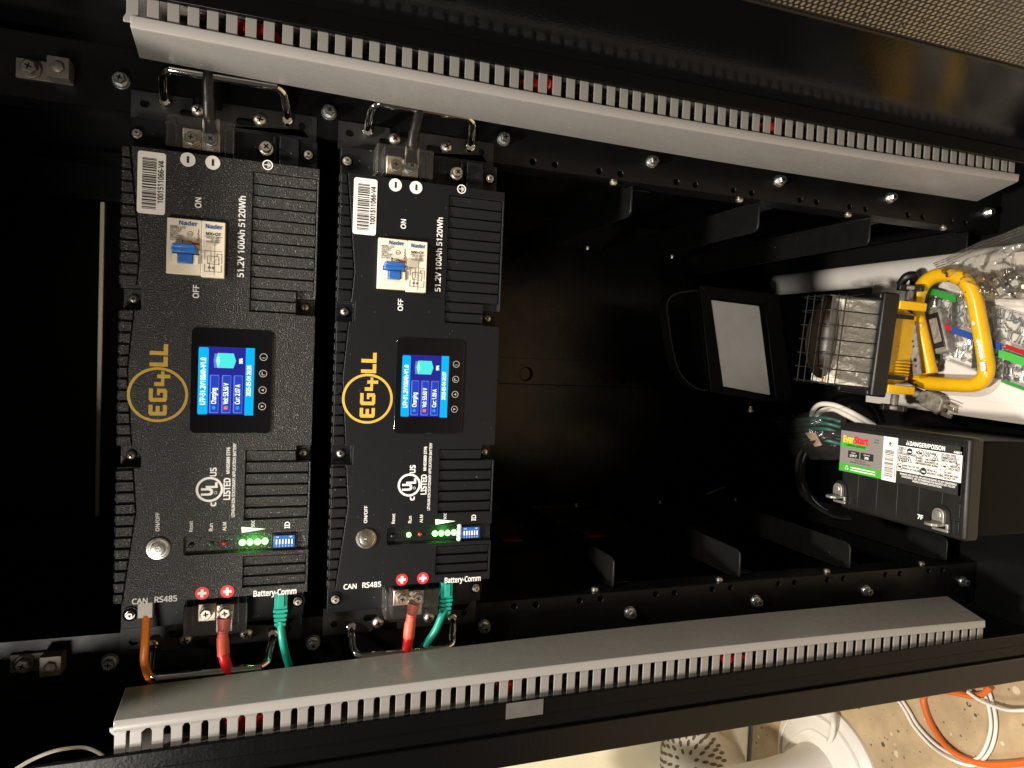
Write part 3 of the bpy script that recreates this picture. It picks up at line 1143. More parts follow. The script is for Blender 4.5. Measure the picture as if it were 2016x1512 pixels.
    def ln(x0, y0, x1, y1, wd=.0003):
        a0, a1 = sorted((gu(x0), gu(x1)))
        c0, c1 = sorted((ft(y0), ft(y1)))
        b.box(a0 - wd / 2, a1 + wd / 2, c0 - wd / 2, c1 + wd / 2, w2 + .0001, w2 + .00025, GREYINK)
    for q in ((.12, .455, .86, .455), (.14, .42, .14, .30), (.14, .21, .14, .08), (.14, .08, .86, .08), (.86, .08, .86, .21), (.26, .36, .26, .22), (.26, .36, .74, .36),
              (.40, .455, .40, .33), (.40, .33, .40, .26), (.34, .26, .34, .18), (.55, .36, .55, .18), (.55, .30, .70, .30), (.66, .41, .86, .41), (.86, .41, .86, .24), (.66, .41, .66, .35),
              (.74, .36, .74, .21), (.26, .22, .74, .22), (.55, .08, .55, .13), (.34, .08, .34, .12), (.46, .26, .62, .26), (.55, .60, .55, .02)):
        ln(*q, wd=.00022 if q[3] == .02 else .0003)
    for x, y in ((.34, .15), (.52, .15)):
        disc(b, (gu(x), ft(y), w2 + .0001), .0011, .0002, GREYINK, 18)
    b.build('lettering', br)
    # display: black glass, lcd image, touch rings
    P = [X(*q, WF + .001) for q in ((377, 644), (537, 651), (535, 853), (374, 852))]
    du0, du1 = (P[0][0] + P[3][0]) / 2, (P[1][0] + P[2][0]) / 2
    dt1, dt0 = (P[0][1] + P[1][1]) / 2, (P[2][1] + P[3][1]) / 2
    b = MB()
    b.prism(rrect(du0, du1, dt0, dt1, .0045), WF + .0001, WF + .0014, GLASSB)
    dp = b.build('display', B, bevel=.0005)
    dp['o'] = list(B['o'])
    wl = WF + .0015
    P = [X(*q, wl) for q in ((391, 682), (502, 685), (498, 817), (389, 815))]
    lu0, lu1 = (P[0][0] + P[3][0]) / 2, (P[1][0] + P[2][0]) / 2
    lt1, lt0 = (P[0][1] + P[1][1]) / 2, (P[2][1] + P[3][1]) / 2
    LH, LW = lu1 - lu0, lt1 - lt0
    # x runs along the reading direction (t), y from the top of the picture (u)
    lx = lambda x: lt0 + LW * x
    ly = lambda y: lu0 + LH * y
    b = MB()
    b.box(lu0, lu1, lt0, lt1, wl, wl + .0002, LCD_BG)
    lcd = b.build('screen', dp)
    lcd['o'] = list(B['o'])
    b = MB()
    w3 = wl + .0003
    b.prism(rrect(ly(0), ly(.175), lx(.0), lx(.985), .0014), w3, w3 + .0001, LCD_BAR)
    b.box(ly(.84), ly(1), lx(-.01), lx(1.0), w3, w3 + .0001, LCD_BAR)
    for y in (.205, .42, .63):
        b.prism(rrect(ly(y), ly(y + .165), lx(.02), lx(.585), .0008), w3, w3 + .0001, LCD_EDGE)
        b.prism(rrect(ly(y + .022), ly(y + .158), lx(.034), lx(.575), .0006), w3 + .00015, w3 + .0002, LCD_BOX)
    for y, M in ((.285, LCD_SKY), (.50, LCD_ORANGE), (.71, LCD_SKY)):
        if M is LCD_ORANGE:
            b.box(ly(y - .035), ly(y + .035), lx(.075), lx(.125), w3 + .0003, w3 + .0004, M)
        else:
            disc(b, (ly(y), lx(.10), w3 + .0003), .0016, .0001, M, 20)
    hexp = [(.34, .69), (.30, .80), (.34, .91), (.62, .91), (.665, .80), (.62, .69)]
    b.prism([(ly(y), lx(x)) for y, x in [(.28, .69), (.265, .80), (.28, .90), (.40, .90), (.40, .69)]], w3 + .0001, w3 + .00015, LCD_EDGE)
    b.prism([(ly(y), lx(x)) for y, x in hexp], w3 + .0002, w3 + .0003, LCD_CELL)
    b.prism([(ly(y), lx(x)) for y, x in [(.34, .69), (.315, .80), (.34, .91), (.385, .80)]], w3 + .0004, w3 + .0005, LCD_CELLTOP)
    def tl(s_, x, y, h, bold=.018, x1=.5):
        t_ = MB()
        t_.text(s_, (0, 0, 0), h, TT, UP, LCD_TXT, 'LEFT', bold)
        sx = (lx(x1) - lx(x)) / (max(v.y for v in t_.v) - min(v.y for v in t_.v))
        b.text(s_, (ly(y), lx(x), w3 + .0005), h, TT, UP, LCD_TXT, 'LEFT', bold, sx)
    tl('LFP-51.2V100Ah-V1.0', .14, .130, .0040, .022, x1=.83)
    tl('Charging', .155, .325, .0038, x1=.39)
    tl('Vol: 53.56 V' if k == 0 else 'Vol: 53.60 V', .155, .538, .0038, x1=.47)
    tl('Cur: 2.07 A' if k == 0 else 'Cur: 1.09 A', .155, .748, .0038, x1=.45)
    tl('98%' if k == 0 else '99%', .76, .785, .0028, .018, x1=.84)
    tl('2025-05-04 20:36' if k == 0 else '2025-05-04 20:37', .28, .942, .0034, .022, x1=.74)
    b.build('screen_image', dp)
    for i, (px, py) in enumerate(((519, 703), (518, 735.5), (517, 768), (516, 800))):
        q = X(px, py, wl)
        b = MB()
        ring(b, (*q, wl), .0028, .0033, .0002, RINGINK, 32)
        if i == 0:
            b.box(q[0] - .0014, q[0] + .0014, q[1] - .0010, q[1] - .0005, wl, wl + .0002, RINGINK)
        elif i == 1:
            b.box(q[0] - .0012, q[0] - .0006, q[1] - .0014, q[1] + .0014, wl, wl + .0002, RINGINK)
            b.box(q[0] - .0005, q[0] + .0012, q[1] - .0014, q[1] - .0008, wl, wl + .0002, RINGINK)
        else:
            sg = 1 if i == 2 else -1
            b.prism([(q[0] - .0014 * sg, q[1]), (q[0] + .0010 * sg, q[1] - .0011), (q[0] + .0010 * sg, q[1] + .0011)], wl, wl + .0002, RINGINK)
        b.build('touch_button', dp)
    # gold logo
    q = X(311, 777)
    b = MB()
    ring(b, (*q, WF + .0001), .0214, .0237, .0002, GOLDINK, 72)
    base, top = X(329, 780)[0], X(293, 780)[0]
    h = base - top

    def glyph(y0, y1, boxes, drop=0.0, hh=1.0):
        a0, a1 = X(311, y0)[1], X(311, y1)[1]
        for x0, x1, c0, c1 in boxes:
            b.box(base + drop * h - c1 * h * hh, base + drop * h - c0 * h * hh, a0 + (a1 - a0) * x0, a0 + (a1 - a0) * x1, WF + .0001, WF + .0003, GOLDINK)
    glyph(818, 797, [(0, .36, .06, .94), (.361, 1, 0, .22), (.361, .9, .39, .61), (.361, 1, .78, 1), (.12, .36, 0, .059), (.12, .36, .941, 1)])
    glyph(791, 765, [(0, .30, .06, .94), (.12, .30, 0, .059), (.12, .30, .941, 1), (.301, .88, 0, .22), (.301, 1, .78, 1), (.70, 1, .221, .56), (.50, .699, .40, .56), (.881, 1, .05, .22)])
    glyph(760, 734, [(0, .30, .30, 1), (.301, 1.12, .30, .53), (.60, .88, -.12, .299), (.60, .88, .531, .80)], .06, .78)
    glyph(721.5, 703, [(0, .42, 0, 1), (.421, 1.08, 0, .24)])
    glyph(699, 677, [(0, .36, 0, 1), (.361, 1.0, 0, .24)])
    b.build('logo', B)
    # white printing on the cover
    b = MB()

    def vt(s_, x_base, y0, y1, x_cap, bold=0.0, fit=True):
        """upright lettering: baseline at pixel column x_base, from row y0 (start) to row y1 (end)"""
        ym = (y0 + y1) / 2
        a0, a1 = X(x_base, y0), X(x_base, y1)
        hcap = a0[0] - X(x_cap, y0)[0]
        t_ = MB()
        t_.text(s_, (0, 0, 0), hcap, TT, UP, WHITEINK, 'LEFT', bold)
        w_ = max(v.y for v in t_.v) - min(v.y for v in t_.v)
        sx = (a1[1] - a0[1]) / w_
        b.text(s_, ((a0[0] + a1[0]) / 2, a0[1], WF + .0001), hcap, TT, UP, WHITEINK, 'LEFT', bold, sx)

    def ht(s_, x0, x1, y_base, y_cap, bold=0.0):
        xm = (x0 + x1) / 2
        a0, a1 = X(x0, y_base), X(x1, y_base)
        hcap = X(xm, y_cap)[1] - X(xm, y_base)[1]
        t_ = MB()
        t_.text(s_, (0, 0, 0), hcap, TU, TT, WHITEINK, 'LEFT', bold)
        w_ = max(v.x for v in t_.v) - min(v.x for v in t_.v)
        b.text(s_, (a0[0], X(xm, y_base)[1], WF + .0001), hcap, TU, TT, WHITEINK, 'LEFT', bold, (a1[0] - a0[0]) / w_)
    vt('ON', 396, 410.5, 390, 384.5, .008)
    vt('OFF', 391.5, 588, 562, 380, .008)
    vt('51.2V 100Ah 5120Wh', 481.5, 547, 387, 469, .010)
    vt('ON/OFF', 314, 1046, 1009, 306.5, .008)
    vt('Reset', 379.5, 1047.5, 1026, 372.5, .0)
    vt('Run', 419, 1046, 1031, 411.5, .0)
    vt('ALM', 445.5, 1044.5, 1027.5, 438.5, .0)
    vt('SOC', 501, 1037.5, 1024, 495, .0)
    vt('ID', 570.5, 1040, 1027, 560.5, .01)
    vt('LISTED', 453, 984.5, 941.5, 440.5, .03)
    vt('MH65889 5TF6', 452.5, 933, 881, 446, .022)
    vt('LITHIUM-ION STATIONARY APPLICATION BATTERY', 463.5, 1018, 873, 457.5, .012)
    vt('c', 425, 997, 988.5, 412, .03)
    vt('US', 426, 938.5, 921, 414, .03)
    q = X(412.5, 963.5)
    ring(b, (*q, WF + .0001), .0092, .0112, .0002, WHITEINK, 48)
    b.text('U', (q[0] + .0022, q[1] - .0058, WF + .0001), .0085, TT, UP, WHITEINK, 'LEFT', .05, .85)
    b.text('L', (q[0] + .0060, q[1] + .0008, WF + .0001), .0085, TT, UP, WHITEINK, 'LEFT', .05, .85)
    ring(b, (q[0] + .0050, q[1] - .0030, WF + .0001), .0010, .0013, .0002, WHITEINK, 20)
    q0, q1, q2 = X(475, 1037), X(476, 1049), X(523, 1041)
    b.prism([q1, q2, q0][::-1], WF + .0001, WF + .0003, WHITEINK)
    ht('CAN', 259, 290, 1188.5, 1178, .006)
    ht('RS485', 303, 347.5, 1184.5, 1173.5, .006)
    ht('Battery-Comm', 498, 582.5, 1171.5, 1160.5, .012)
    b.build('lettering', B)
    # power button
    q = X(311, 1081, WF + .003)
    b = MB()
    b.lathe((*q, WF), TW, [(.0100, 0), (.0100, .0010), (.0094, .0020), (.0079, .0022), (.0075, .0015), (.0062, .0016), (.0059, .0022), (.0052, .0024), (.001, .0024)], 48, STAINL)
    ring(b, (*q, WF + .0025), .0024, .0028, .0002, GREYINK, 28)
    b.box(q[0] - .0028, q[0] + .0002, q[1] - .0003, q[1] + .0003, WF + .0025, WF + .0027, LABELW)
    b.build('power_button', B)
    # indicator lamps
    wi = WF - .0041
    for i, (px, py, M, r) in enumerate(((376, 1074, LED_BLK, .0022), (415, 1071.5, LED_DIM if k == 0 else LED_ON, .0022), (441.5, 1070, LED_RED, .0021),
                                        (477, 1068.5, LED_ON, .0027), (492, 1067.8, LED_ON, .0027), (507, 1067, LED_ON, .0027), (521.5, 1066, LED_ON, .0027))):
        q = onw(px, py, wi + .0015)
        b = MB()
        b.lathe((q.x, q.y, wi), TW, [(r, 0), (r, .0012), (r * .8, .0021), (r * .35, .0027)], 20, M)
        b.build('reset_button' if i == 0 else 'indicator_led', B)
    # dip switch
    P = [X(*q, wi + .003) for q in ((539, 1055), (580, 1053), (580, 1076), (540, 1078))]
    u0, u1 = P[0][0], P[2][0]
    t1, t0 = (P[0][1] + P[1][1]) / 2, (P[2][1] + P[3][1]) / 2
    b = MB()
    b.box(u0 - .0022, u1 + .0022, t0 - .0016, t1 + .0016, wi, wi + .0012, BLKPL)
    b.box(u0, u1, t0, t1, wi + .0013, wi + .0032, BLUEDIP)
    dip = b.build('dip_switch', B, bevel=.0003)
    dip['o'] = list(B['o'])
    b = MB()
    for i in range(6):
        c0 = u0 + (u1 - u0) * (.14 + .145 * i)
        b.box(c0 - .0006, c0 + .0006, t0 + .0030, t1 - .0034, wi + .0033, wi + .0037, WHITEINK)
        b.text(str(i + 1), (c0, t0 + .0005, wi + .0033), .0012, TU, TT, WHITEINK, 'CENTER')
    b.text('ON', (u0 + .002, t1 - .0018, wi + .0033), .0012, TU, TT, WHITEINK)
    b.text('DIP', (u1 - .005, t1 - .0018, wi + .0033), .0012, TU, TT, WHITEINK)
    b.build('lettering', dip)
    # the lit indicators throw their own green light
    d = bpy.data.lights.new('indicator_glow', 'POINT')
    d.energy = .016
    d.color = (.10, 1, .12)
    d.shadow_soft_size = .004
    g = bpy.data.objects.new('indicator_glow', d)
    COL.objects.link(g)
    q = onw(499, 1067.5, WF + .0035)
    g.parent = B
    g.location = W((q.x - .09, q.y, q.z))
    return B


bat_a = make_battery(0, 'upper black rack battery with dusty speckled front cover')
n0 = set(bpy.data.objects)
bat_b = make_battery(1, 'lower black rack battery with clean front and lit run light')
bat_b.location = W((.09 + .1783, 0, 0))
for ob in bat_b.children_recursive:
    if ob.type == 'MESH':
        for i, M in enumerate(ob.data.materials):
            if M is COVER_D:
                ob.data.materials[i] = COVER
# white ridge of glue on the lower battery, beside its dip switch
b = MB()
for i in range(9):
    a = onw(904.5 + .5 * (i % 2) - i * .15, 1034 + i * 3.4, WF - .001)
    b.lathe((a.x, a.y, WF - .0015), TW, [(.0022, 0), (.0021, .0008), (.0012, .0017), (.0004, .0019)], 12, LABELW)
ob = b.build('glue_ridge', bat_b)
ob.location = -W(bat_b['o']) - (bat_b.location - W(bat_b['o'])) + W(bat_b['o'])

# ---------------------------------------------------------------- cables on the batteries


def cable(name, label, pieces, cat='cable', group=None):
    """pieces: (part name or None, points, radius, material); the piece without a name is the cable itself"""
    b = MB()
    main = [p for p in pieces if p[0] is None][0]
    o0 = main[1][0]
    b.tube(main[1], main[2], main[3], 14, sub=6)
    e = b.build(name, origin=tuple(o0))
    tag(e, label, cat, group)
    for nm, pts, r, M in pieces:
        if nm is None:
            continue
        b = MB()
        if callable(pts):
            pts(b)
        else:
            rad = None
            if isinstance(r, tuple):
                r, rad = r
            b.tube(pts, r, M, 14, sub=6, rad=rad)
        b.build(nm, e, bevel=.0003 if callable(pts) else 0)
    return e


def PW(*a):
    return [onw(x, y, w) for x, y, w in a]


def lug(px, py, s, w=.027):
    q = onw(px, py, w)

    def f(b):
        b.box(q.x - .0068, q.x + .0068, *sorted((q.y, q.y + s * .019)), w - .0015, w, BRASSY)
    return f


def flare(f):
    return 1.25 - .3 * min(1, f * 3) + (.12 if f > .55 else 0)


cable('power_cable', 'red power cable under the clear cover of the upper battery',
      [(None, PW((440, 1285, .034), (443, 1300, .036), (449, 1318, .033), (459, 1335, .028), (470, 1352, .024)), .0048, REDC),
       ('heat_shrink', PW((441, 1217, .029), (440, 1232, .030), (438.5, 1250, .031), (439, 1268, .033), (440, 1290, .034)), (.0050, flare), SHRINK),
       ('cable_lug', lug(442, 1204, -1), 0, None)])
cable('power_cable', 'red power cable under the clear cover of the lower battery',
      [(None, PW((805, 1250, .034), (803, 1266, .034), (800, 1284, .031), (797, 1302, .026)), .0050, REDC),
       ('heat_shrink', PW((815, 1190, .029), (812, 1202, .030), (809, 1220, .031), (806, 1240, .033), (804.5, 1256, .034)), (.0052, flare), SHRINK),
       ('cable_lug', lug(818, 1174, -1), 0, None)])
cable('power_cable', 'black power cable rising from the upper battery past its chrome handle',
      [(None, PW((411.5, 205, .033), (410.5, 180, .035), (410, 155, .035), (409, 132, .032), (408, 118, .028)), .0049, BLKC),
       ('heat_shrink', PW((416, 262, .029), (414, 248, .030), (412.5, 228, .032), (411.5, 198, .033)), (.0049, flare), BLKSHR),
       ('cable_lug', lug(415, 276, 1), 0, None)])
cable('power_cable', 'black power cable bending from the lower battery under the pale duct',
      [(None, PW((816, 262, .033), (820, 245, .034), (826, 222, .032), (832, 205, .028)), .0049, BLKC),
       ('heat_shrink', PW((810, 322, .029), (811, 305, .030), (812.5, 285, .032), (816, 258, .033)), (.0050, flare), BLKSHR),
       ('cable_lug', lug(811, 328, 1), 0, None)])


def rj(px, py, du, w, M, boot=True):
    q = onw(px, py, w)

    def f(b):
        b.box(q.x - .0058, q.x + .0058, q.y - .003, q.y + .0135, w - .006, w + .004, M)
        if boot:
            b.box(q.x - .0028, q.x + .0028, q.y - .001, q.y + .0125, w + .0041, w + .0058, M)
            for i in range(4):
                c = q.y - .0050 - i * .0042
                b.box(q.x - .0066 + .0005 * i, q.x + .0062 - .0005 * i, c - .0013, c + .0013, w - .005, w + .0042, M)
            b.box(q.x - .0040, q.x + .0040, q.y - .0205, q.y - .0031, w - .0045, w + .0030, M)
    return f


cable('network_cable', 'teal network cable plugged into the upper battery, hanging straight down',
      [(None, PW((552.5, 1222, .031), (554, 1240, .031), (557, 1262, .033), (563, 1290, .030), (571, 1316, .026)), .0036, TEAL),
       ('connector', rj(553, 1190, 0, .030, TEAL), 0, None)])
cable('network_cable', 'teal network cable plugged into the lower battery, curving away to the left',
      [(None, PW((876, 1200, .031), (870, 1212, .033), (860, 1236, .035), (846, 1258, .032), (829, 1278, .027), (815, 1294, .022)), .0037, TEAL),
       ('connector', rj(878, 1170, 0, .030, TEAL), 0, None)])
cable('network_cable', 'orange network cable with grey plug at the upper battery corner',
      [(None, PW((288, 1212, .030), (287, 1240, .034), (285, 1272, .038), (284, 1300, .038), (289, 1322, .034), (300, 1345, .028)), .0035, ORANGEC),
       ('connector', rj(287, 1207, 0, .029, GREYPLUG, False), 0, None)])
# ================================================================ things standing in the bottom of the cabinet
BX = 1.05                                           # top of the white card box


def bp(px, py, du=0.0):
    return onu(px, py, BX - du)


# white card box lying flat
b = MB()
q0, q1 = bp(1704, 791), bp(2016, 836)
sl = (q1.y - q0.y) / (q1.z - q0.z)
w0, w1 = q0.z, .135
lo = lambda w, dt=0.0: q0.y + sl * (w - q0.z) + dt


def boxw(u0, u1, d0, d1, wa, wb, M):
    b.hexa([(u1, lo(wa, d0), wa), (u1, lo(wb, d0), wb), (u1, lo(wb, d1), wb), (u1, lo(wa, d1), wa),
            (u0, lo(wa, d0), wa), (u0, lo(wb, d0), wb), (u0, lo(wb, d1), wb), (u0, lo(wa, d1), wa)], M)


boxw(BX + .0012, 1.0945, .002, .222, w0 + .002, w1 - .002, BOXW)
boxw(BX, BX + .0011, .0, .224, w0, w1, BOXW)
o = b.build('card_box', bevel=.0012)
b = MB()
boxw(BX - .0011, BX - .0001, .024, .2235, w0 + .0005, w1 - .0005, BOXW)
fl = b.build('flap', bevel=.0004)
fl.parent = o
tag(o, 'flat white card box lying under the yellow work light', 'box')

# white pipe lying along the cabinet floor
b = MB()
a, c_ = onu(1534, 560, 1.062), onu(1850, 527, 1.062)
d_ = (c_ - a).normalized()
b.lathe(a, d_, [(.0175, .0), (.0205, .0), (.0205, .46), (.0175, .46)], 36, PVC)
o = b.build('plastic_pipe')
tag(o, 'white plastic pipe lying behind the card box', 'pipe')


# ---------------------------------------------------------------- yellow work light
wlg = thing('work_light', 'yellow halogen work light with black wire cage lying on the white box', 'work light', (1.03, .07, -.06))
O = Vector((.962, .0715, -.083))
A = Vector((-.955, .06, -.29)).normalized()
Sx = Vector((-.115, .99, 0)).normalized()
Sx = (Sx - A * Sx.dot(A)).normalized()
N = A.cross(Sx)
if N.z < 0:
    N = -N
AX = (A, Sx, N)


def wp(a, s, n):
    return O + A * a + Sx * s + N * n


def wbox(b, a0, a1, s0, s1, n0, n1, M):
    b.obox(wp((a0 + a1) / 2, (s0 + s1) / 2, (n0 + n1) / 2), AX, ((a1 - a0) / 2, (s1 - s0) / 2, (n1 - n0) / 2), M)


HS, HN = .0735, .049
b = MB()
wbox(b, -.004, .019, -HS, HS, HN - .010, HN, BLKPL)
wbox(b, -.004, .019, -HS, HS, -HN, -HN + .010, BLKPL)
wbox(b, -.004, .019, -HS, -HS + .010, -HN + .0101, HN - .0101, BLKPL)
wbox(b, -.004, .019, HS - .010, HS, -HN + .0101, HN - .0101, BLKPL)
b.build('rim', wlg, bevel=.003)
b = MB()                                             # crumpled reflector trough behind the glass
b.hexa([wp(.002, -.0625, -.036), wp(.002, .0625, -.036), wp(.002, .0625, .0360), wp(.002, -.0625, .0360), wp(.066, -.0615, -.036), wp(.066, .0615, -.036), wp(.066, .0615, .008), wp(.066, -.0615, .008)], FOIL)
wbox(b, .0662, .0695, -.0615, .0615, .004, .0105, mat('amber_edge', (0.40, 0.24, 0.04), .3, .6))
b.build('reflector', wlg, bevel=.004)
b = MB()
wbox(b, .004, .086, -.0625, .0625, .0372, .0388, clear('lamp_glass', (0.88, 0.87, 0.84), .05, haze=.05))
b.build('lamp_glass', wlg)
b = MB()                                             # dark bowed glass nose
nose = []
prof = []
for i in range(9):
    q = i / 8
    prof.append((.0005 + .060 * math.cos(q * math.pi / 2), .026 * math.sin(q * math.pi / 2)))
b.lathe(wp(.068, .004, -.002), A, prof, 36, mat('smoked_glass', (0.010, 0.006, 0.004), .35, spec=.3))
for v in b.v:
    v -= N * ((v - O).dot(N)) * .45
b.build('nose_glass', wlg)
b = MB()
rw = .0009
for i in range(7):
    s = -.062 + .124 * i / 6
    b.tube([wp(.012, s, HN - .004), wp(.078, s, HN - .004), wp(.090, s, HN - .010), wp(.094, s, HN - .022), wp(.095, s, -HN + .02), wp(.088, s, -HN + .006), wp(.012, s, -HN + .004)], rw, WIRE, 8)
for a_, n_ in ((.0705, HN - .0035), (.080, HN - .0045), (.0925, .024), (.095, .004), (.095, -.018)):
    b.tube([wp(a_, -.064, n_), wp(a_, .064, n_)], rw, WIRE, 8)
for s in (-.0635, .0635):
    for a_ in (.030, .062):
        b.tube([wp(a_, s, -HN + .005), wp(a_, s, HN - .005)], rw, WIRE, 8)
    b.tube([wp(.012, s, .0), wp(.090, s * .97, .0)], rw, WIRE, 8)
b.build('wire_guard', wlg)
b = MB()                                             # yellow housing behind the rim
b.hexa([wp(-.046, -.046, -.030), wp(-.046, .046, -.030), wp(-.046, .046, .026), wp(-.046, -.046, .026),
        wp(-.0045, -.060, -.042), wp(-.0045, .060, -.042), wp(-.0045, .060, .040), wp(-.0045, -.060, .040)], YELLOW)
for i in range(5):
    wbox(b, -.040, -.012, -.040 + .0045 * i, -.038 + .0045 * i, .0335, .0375, YELLOW)
b.build('housing', wlg, bevel=.003)
for s in (-.060, .058):
    b = MB()
    wbox(b, -.044, -.0045, s - .006, s + .006, .0415, .049, YELLOW)
    b.build('hinge_arm', wlg, bevel=.0015)
    b = MB()
    wbox(b, -.030, -.002, s + (.013 if s < 0 else -.019), s + (.019 if s < 0 else -.013), .042, .046, BLKPL)
    b.build('latch', wlg, bevel=.001)
    sg = 1 if s > 0 else -1
    b = MB()
    b.lathe(wp(-.034, s + sg * .008, .02), Sx * sg, [(.0055, 0), (.0055, .016), (.0095, .017), (.0095, .022), (.0070, .023)], 20, GRIME)
    for q in range(3):
        aa = q * 2 * math.pi / 3
        b.obox(wp(-.034, s + sg * .0275, .02) + (A * math.cos(aa) + N * math.sin(aa)) * .009, (A * math.cos(aa) + N * math.sin(aa), Sx, (A * math.cos(aa) + N * math.sin(aa)).cross(Sx)), (.009, .0045, .0045), BLKPL)
    b.build('clamp_knob', wlg, bevel=.0012)
# grimy perforated strap
P = [onu(*q, .998) for q in ((1782, 592), (1797, 592), (1814, 735), (1800, 742))]
b = MB()
mid0, mid1 = (P[0] + P[1]) / 2, (P[2] + P[3]) / 2
ax1 = (mid1 - mid0).normalized()
ax2 = (TU - ax1 * ax1.x).normalized()
ax3 = ax1.cross(ax2)
hw_ = (P[1] - P[0]).length / 2
b.obox((mid0 + mid1) / 2, (ax1, ax3, ax2), ((mid1 - mid0).length / 2, hw_, .0014), GRIME)
for q in (.12, .24, .30, .55, .62, .80, .88):
    b.cyl(mid0 + (mid1 - mid0) * q - ax2 * .0016, -ax2, .0028 if q in (.24, .80) else .0015, .0004, BLKPL, 18)
b.build('stand_strap', wlg, bevel=.0008)
# tubular handle-stand
hp = [(1832, 736, 1.022), (1822, 690, 1.020), (1806, 620, 1.016), (1806, 590, 1.014), (1818, 560, 1.012), (1842, 543, 1.010), (1870, 541, 1.010), (1898, 552, 1.010), (1916, 580, 1.012), (1926, 625, 1.014),
      (1938, 690, 1.018), (1942, 730, 1.020), (1932, 750, 1.022), (1912, 758, 1.024), (1870, 757, 1.024), (1835, 755, 1.024), (1812, 750, 1.024), (1793, 742, 1.020)]
b = MB()
b.tube([onu(*q) for q in hp], .0100, YELLOW, 20, sub=6)
b.build('tube_stand', wlg)
rs = random.Random(2)
for pts, r in ((((1925, 668), (1929, 680), (1931, 694), (1934, 708)), .0030), (((1934, 712), (1936, 722), (1936, 731)), .0042), (((1921, 622), (1922, 627)), .0026)):
    b = MB()
    b.tube([onu(x, y, 1.0085) for x, y in pts], r, LABELW, 10, sub=5, rad=lambda f: .55 + .45 * math.sin(f * 17) ** 2)
    b.build('paint_chip', wlg)
# little junction box inside the handle
b = MB()
P = [onu(*q, 1.028) for q in ((1821, 612), (1848, 604), (1868, 690), (1840, 698))]
Q = [p + TU * .018 for p in P]
b.hexa([Q[3], Q[2], Q[1], Q[0], P[3], P[2], P[1], P[0]], GRIME)
b.build('junction_box', wlg, bevel=.003)
b = MB()
c0 = sum(P, Vector()) / 4
for k, M in ((.78, BLKPL), (.55, GRIME)):
    R2 = [c0 + (p - c0) * k - TU * (.002 if k > .6 else .0035) for p in P]
    R3 = [r + TU * .0018 for r in R2]
    b.hexa([R3[3], R3[2], R3[1], R3[0], R2[3], R2[2], R2[1], R2[0]], M)
b.build('box_lid', wlg, bevel=.0012)
# short flex and its plug
b = MB()
b.tube([onu(1845, 700, 1.035), onu(1846, 712, 1.03), onu(1842, 722, 1.034), onu(1834, 724, 1.04)], .0040, BLKC, 12, sub=6)
b.build('flex', wlg)
b = MB()
b.tube([onu(1772, 560, 1.0), onu(1785, 545, 1.0), onu(1800, 545, 1.01), onu(1797, 580, 1.025)], .0062, BLKC, 12, sub=6)
b.build('flex', wlg)
b = MB()
b.tube([onu(1790, 770, 1.034), onu(1805, 776, 1.036), onu(1818, 782, 1.038)], .0052, GRIME, 12, sub=4)
b.build('flex', wlg)
b = MB()
a, c_ = onu(1810, 779, 1.038), onu(1862, 800, 1.038)
D = (c_ - a).normalized()
E_ = (TT - D * D.y).normalized()
b.oprism([(0, -.006), (.012, -.012), (.028, -.013), (.040, -.0155), (.043, -.008), (.043, .008), (.036, .013), (.016, .0135), (.004, .008)], a + TU * .007, (D, E_, -TU if (D.cross(E_)).x < 0 else TU), .014, GRIME)
pl = b.build('plug', wlg, bevel=.002)
b = MB()
for e0, ln_, M in ((-.0115, .015, BRASSY), (.0085, .020, STEEL), (.0005, .016, BRASSY)):
    b.obox(a + D * (.043 + ln_ / 2) + E_ * e0, (D, E_, D.cross(E_)), (ln_ / 2, .0008 if M is STEEL else .0026, .0022), M)
pl['o'] = list(wlg['o'])
b.build('prong', pl, bevel=.0004)


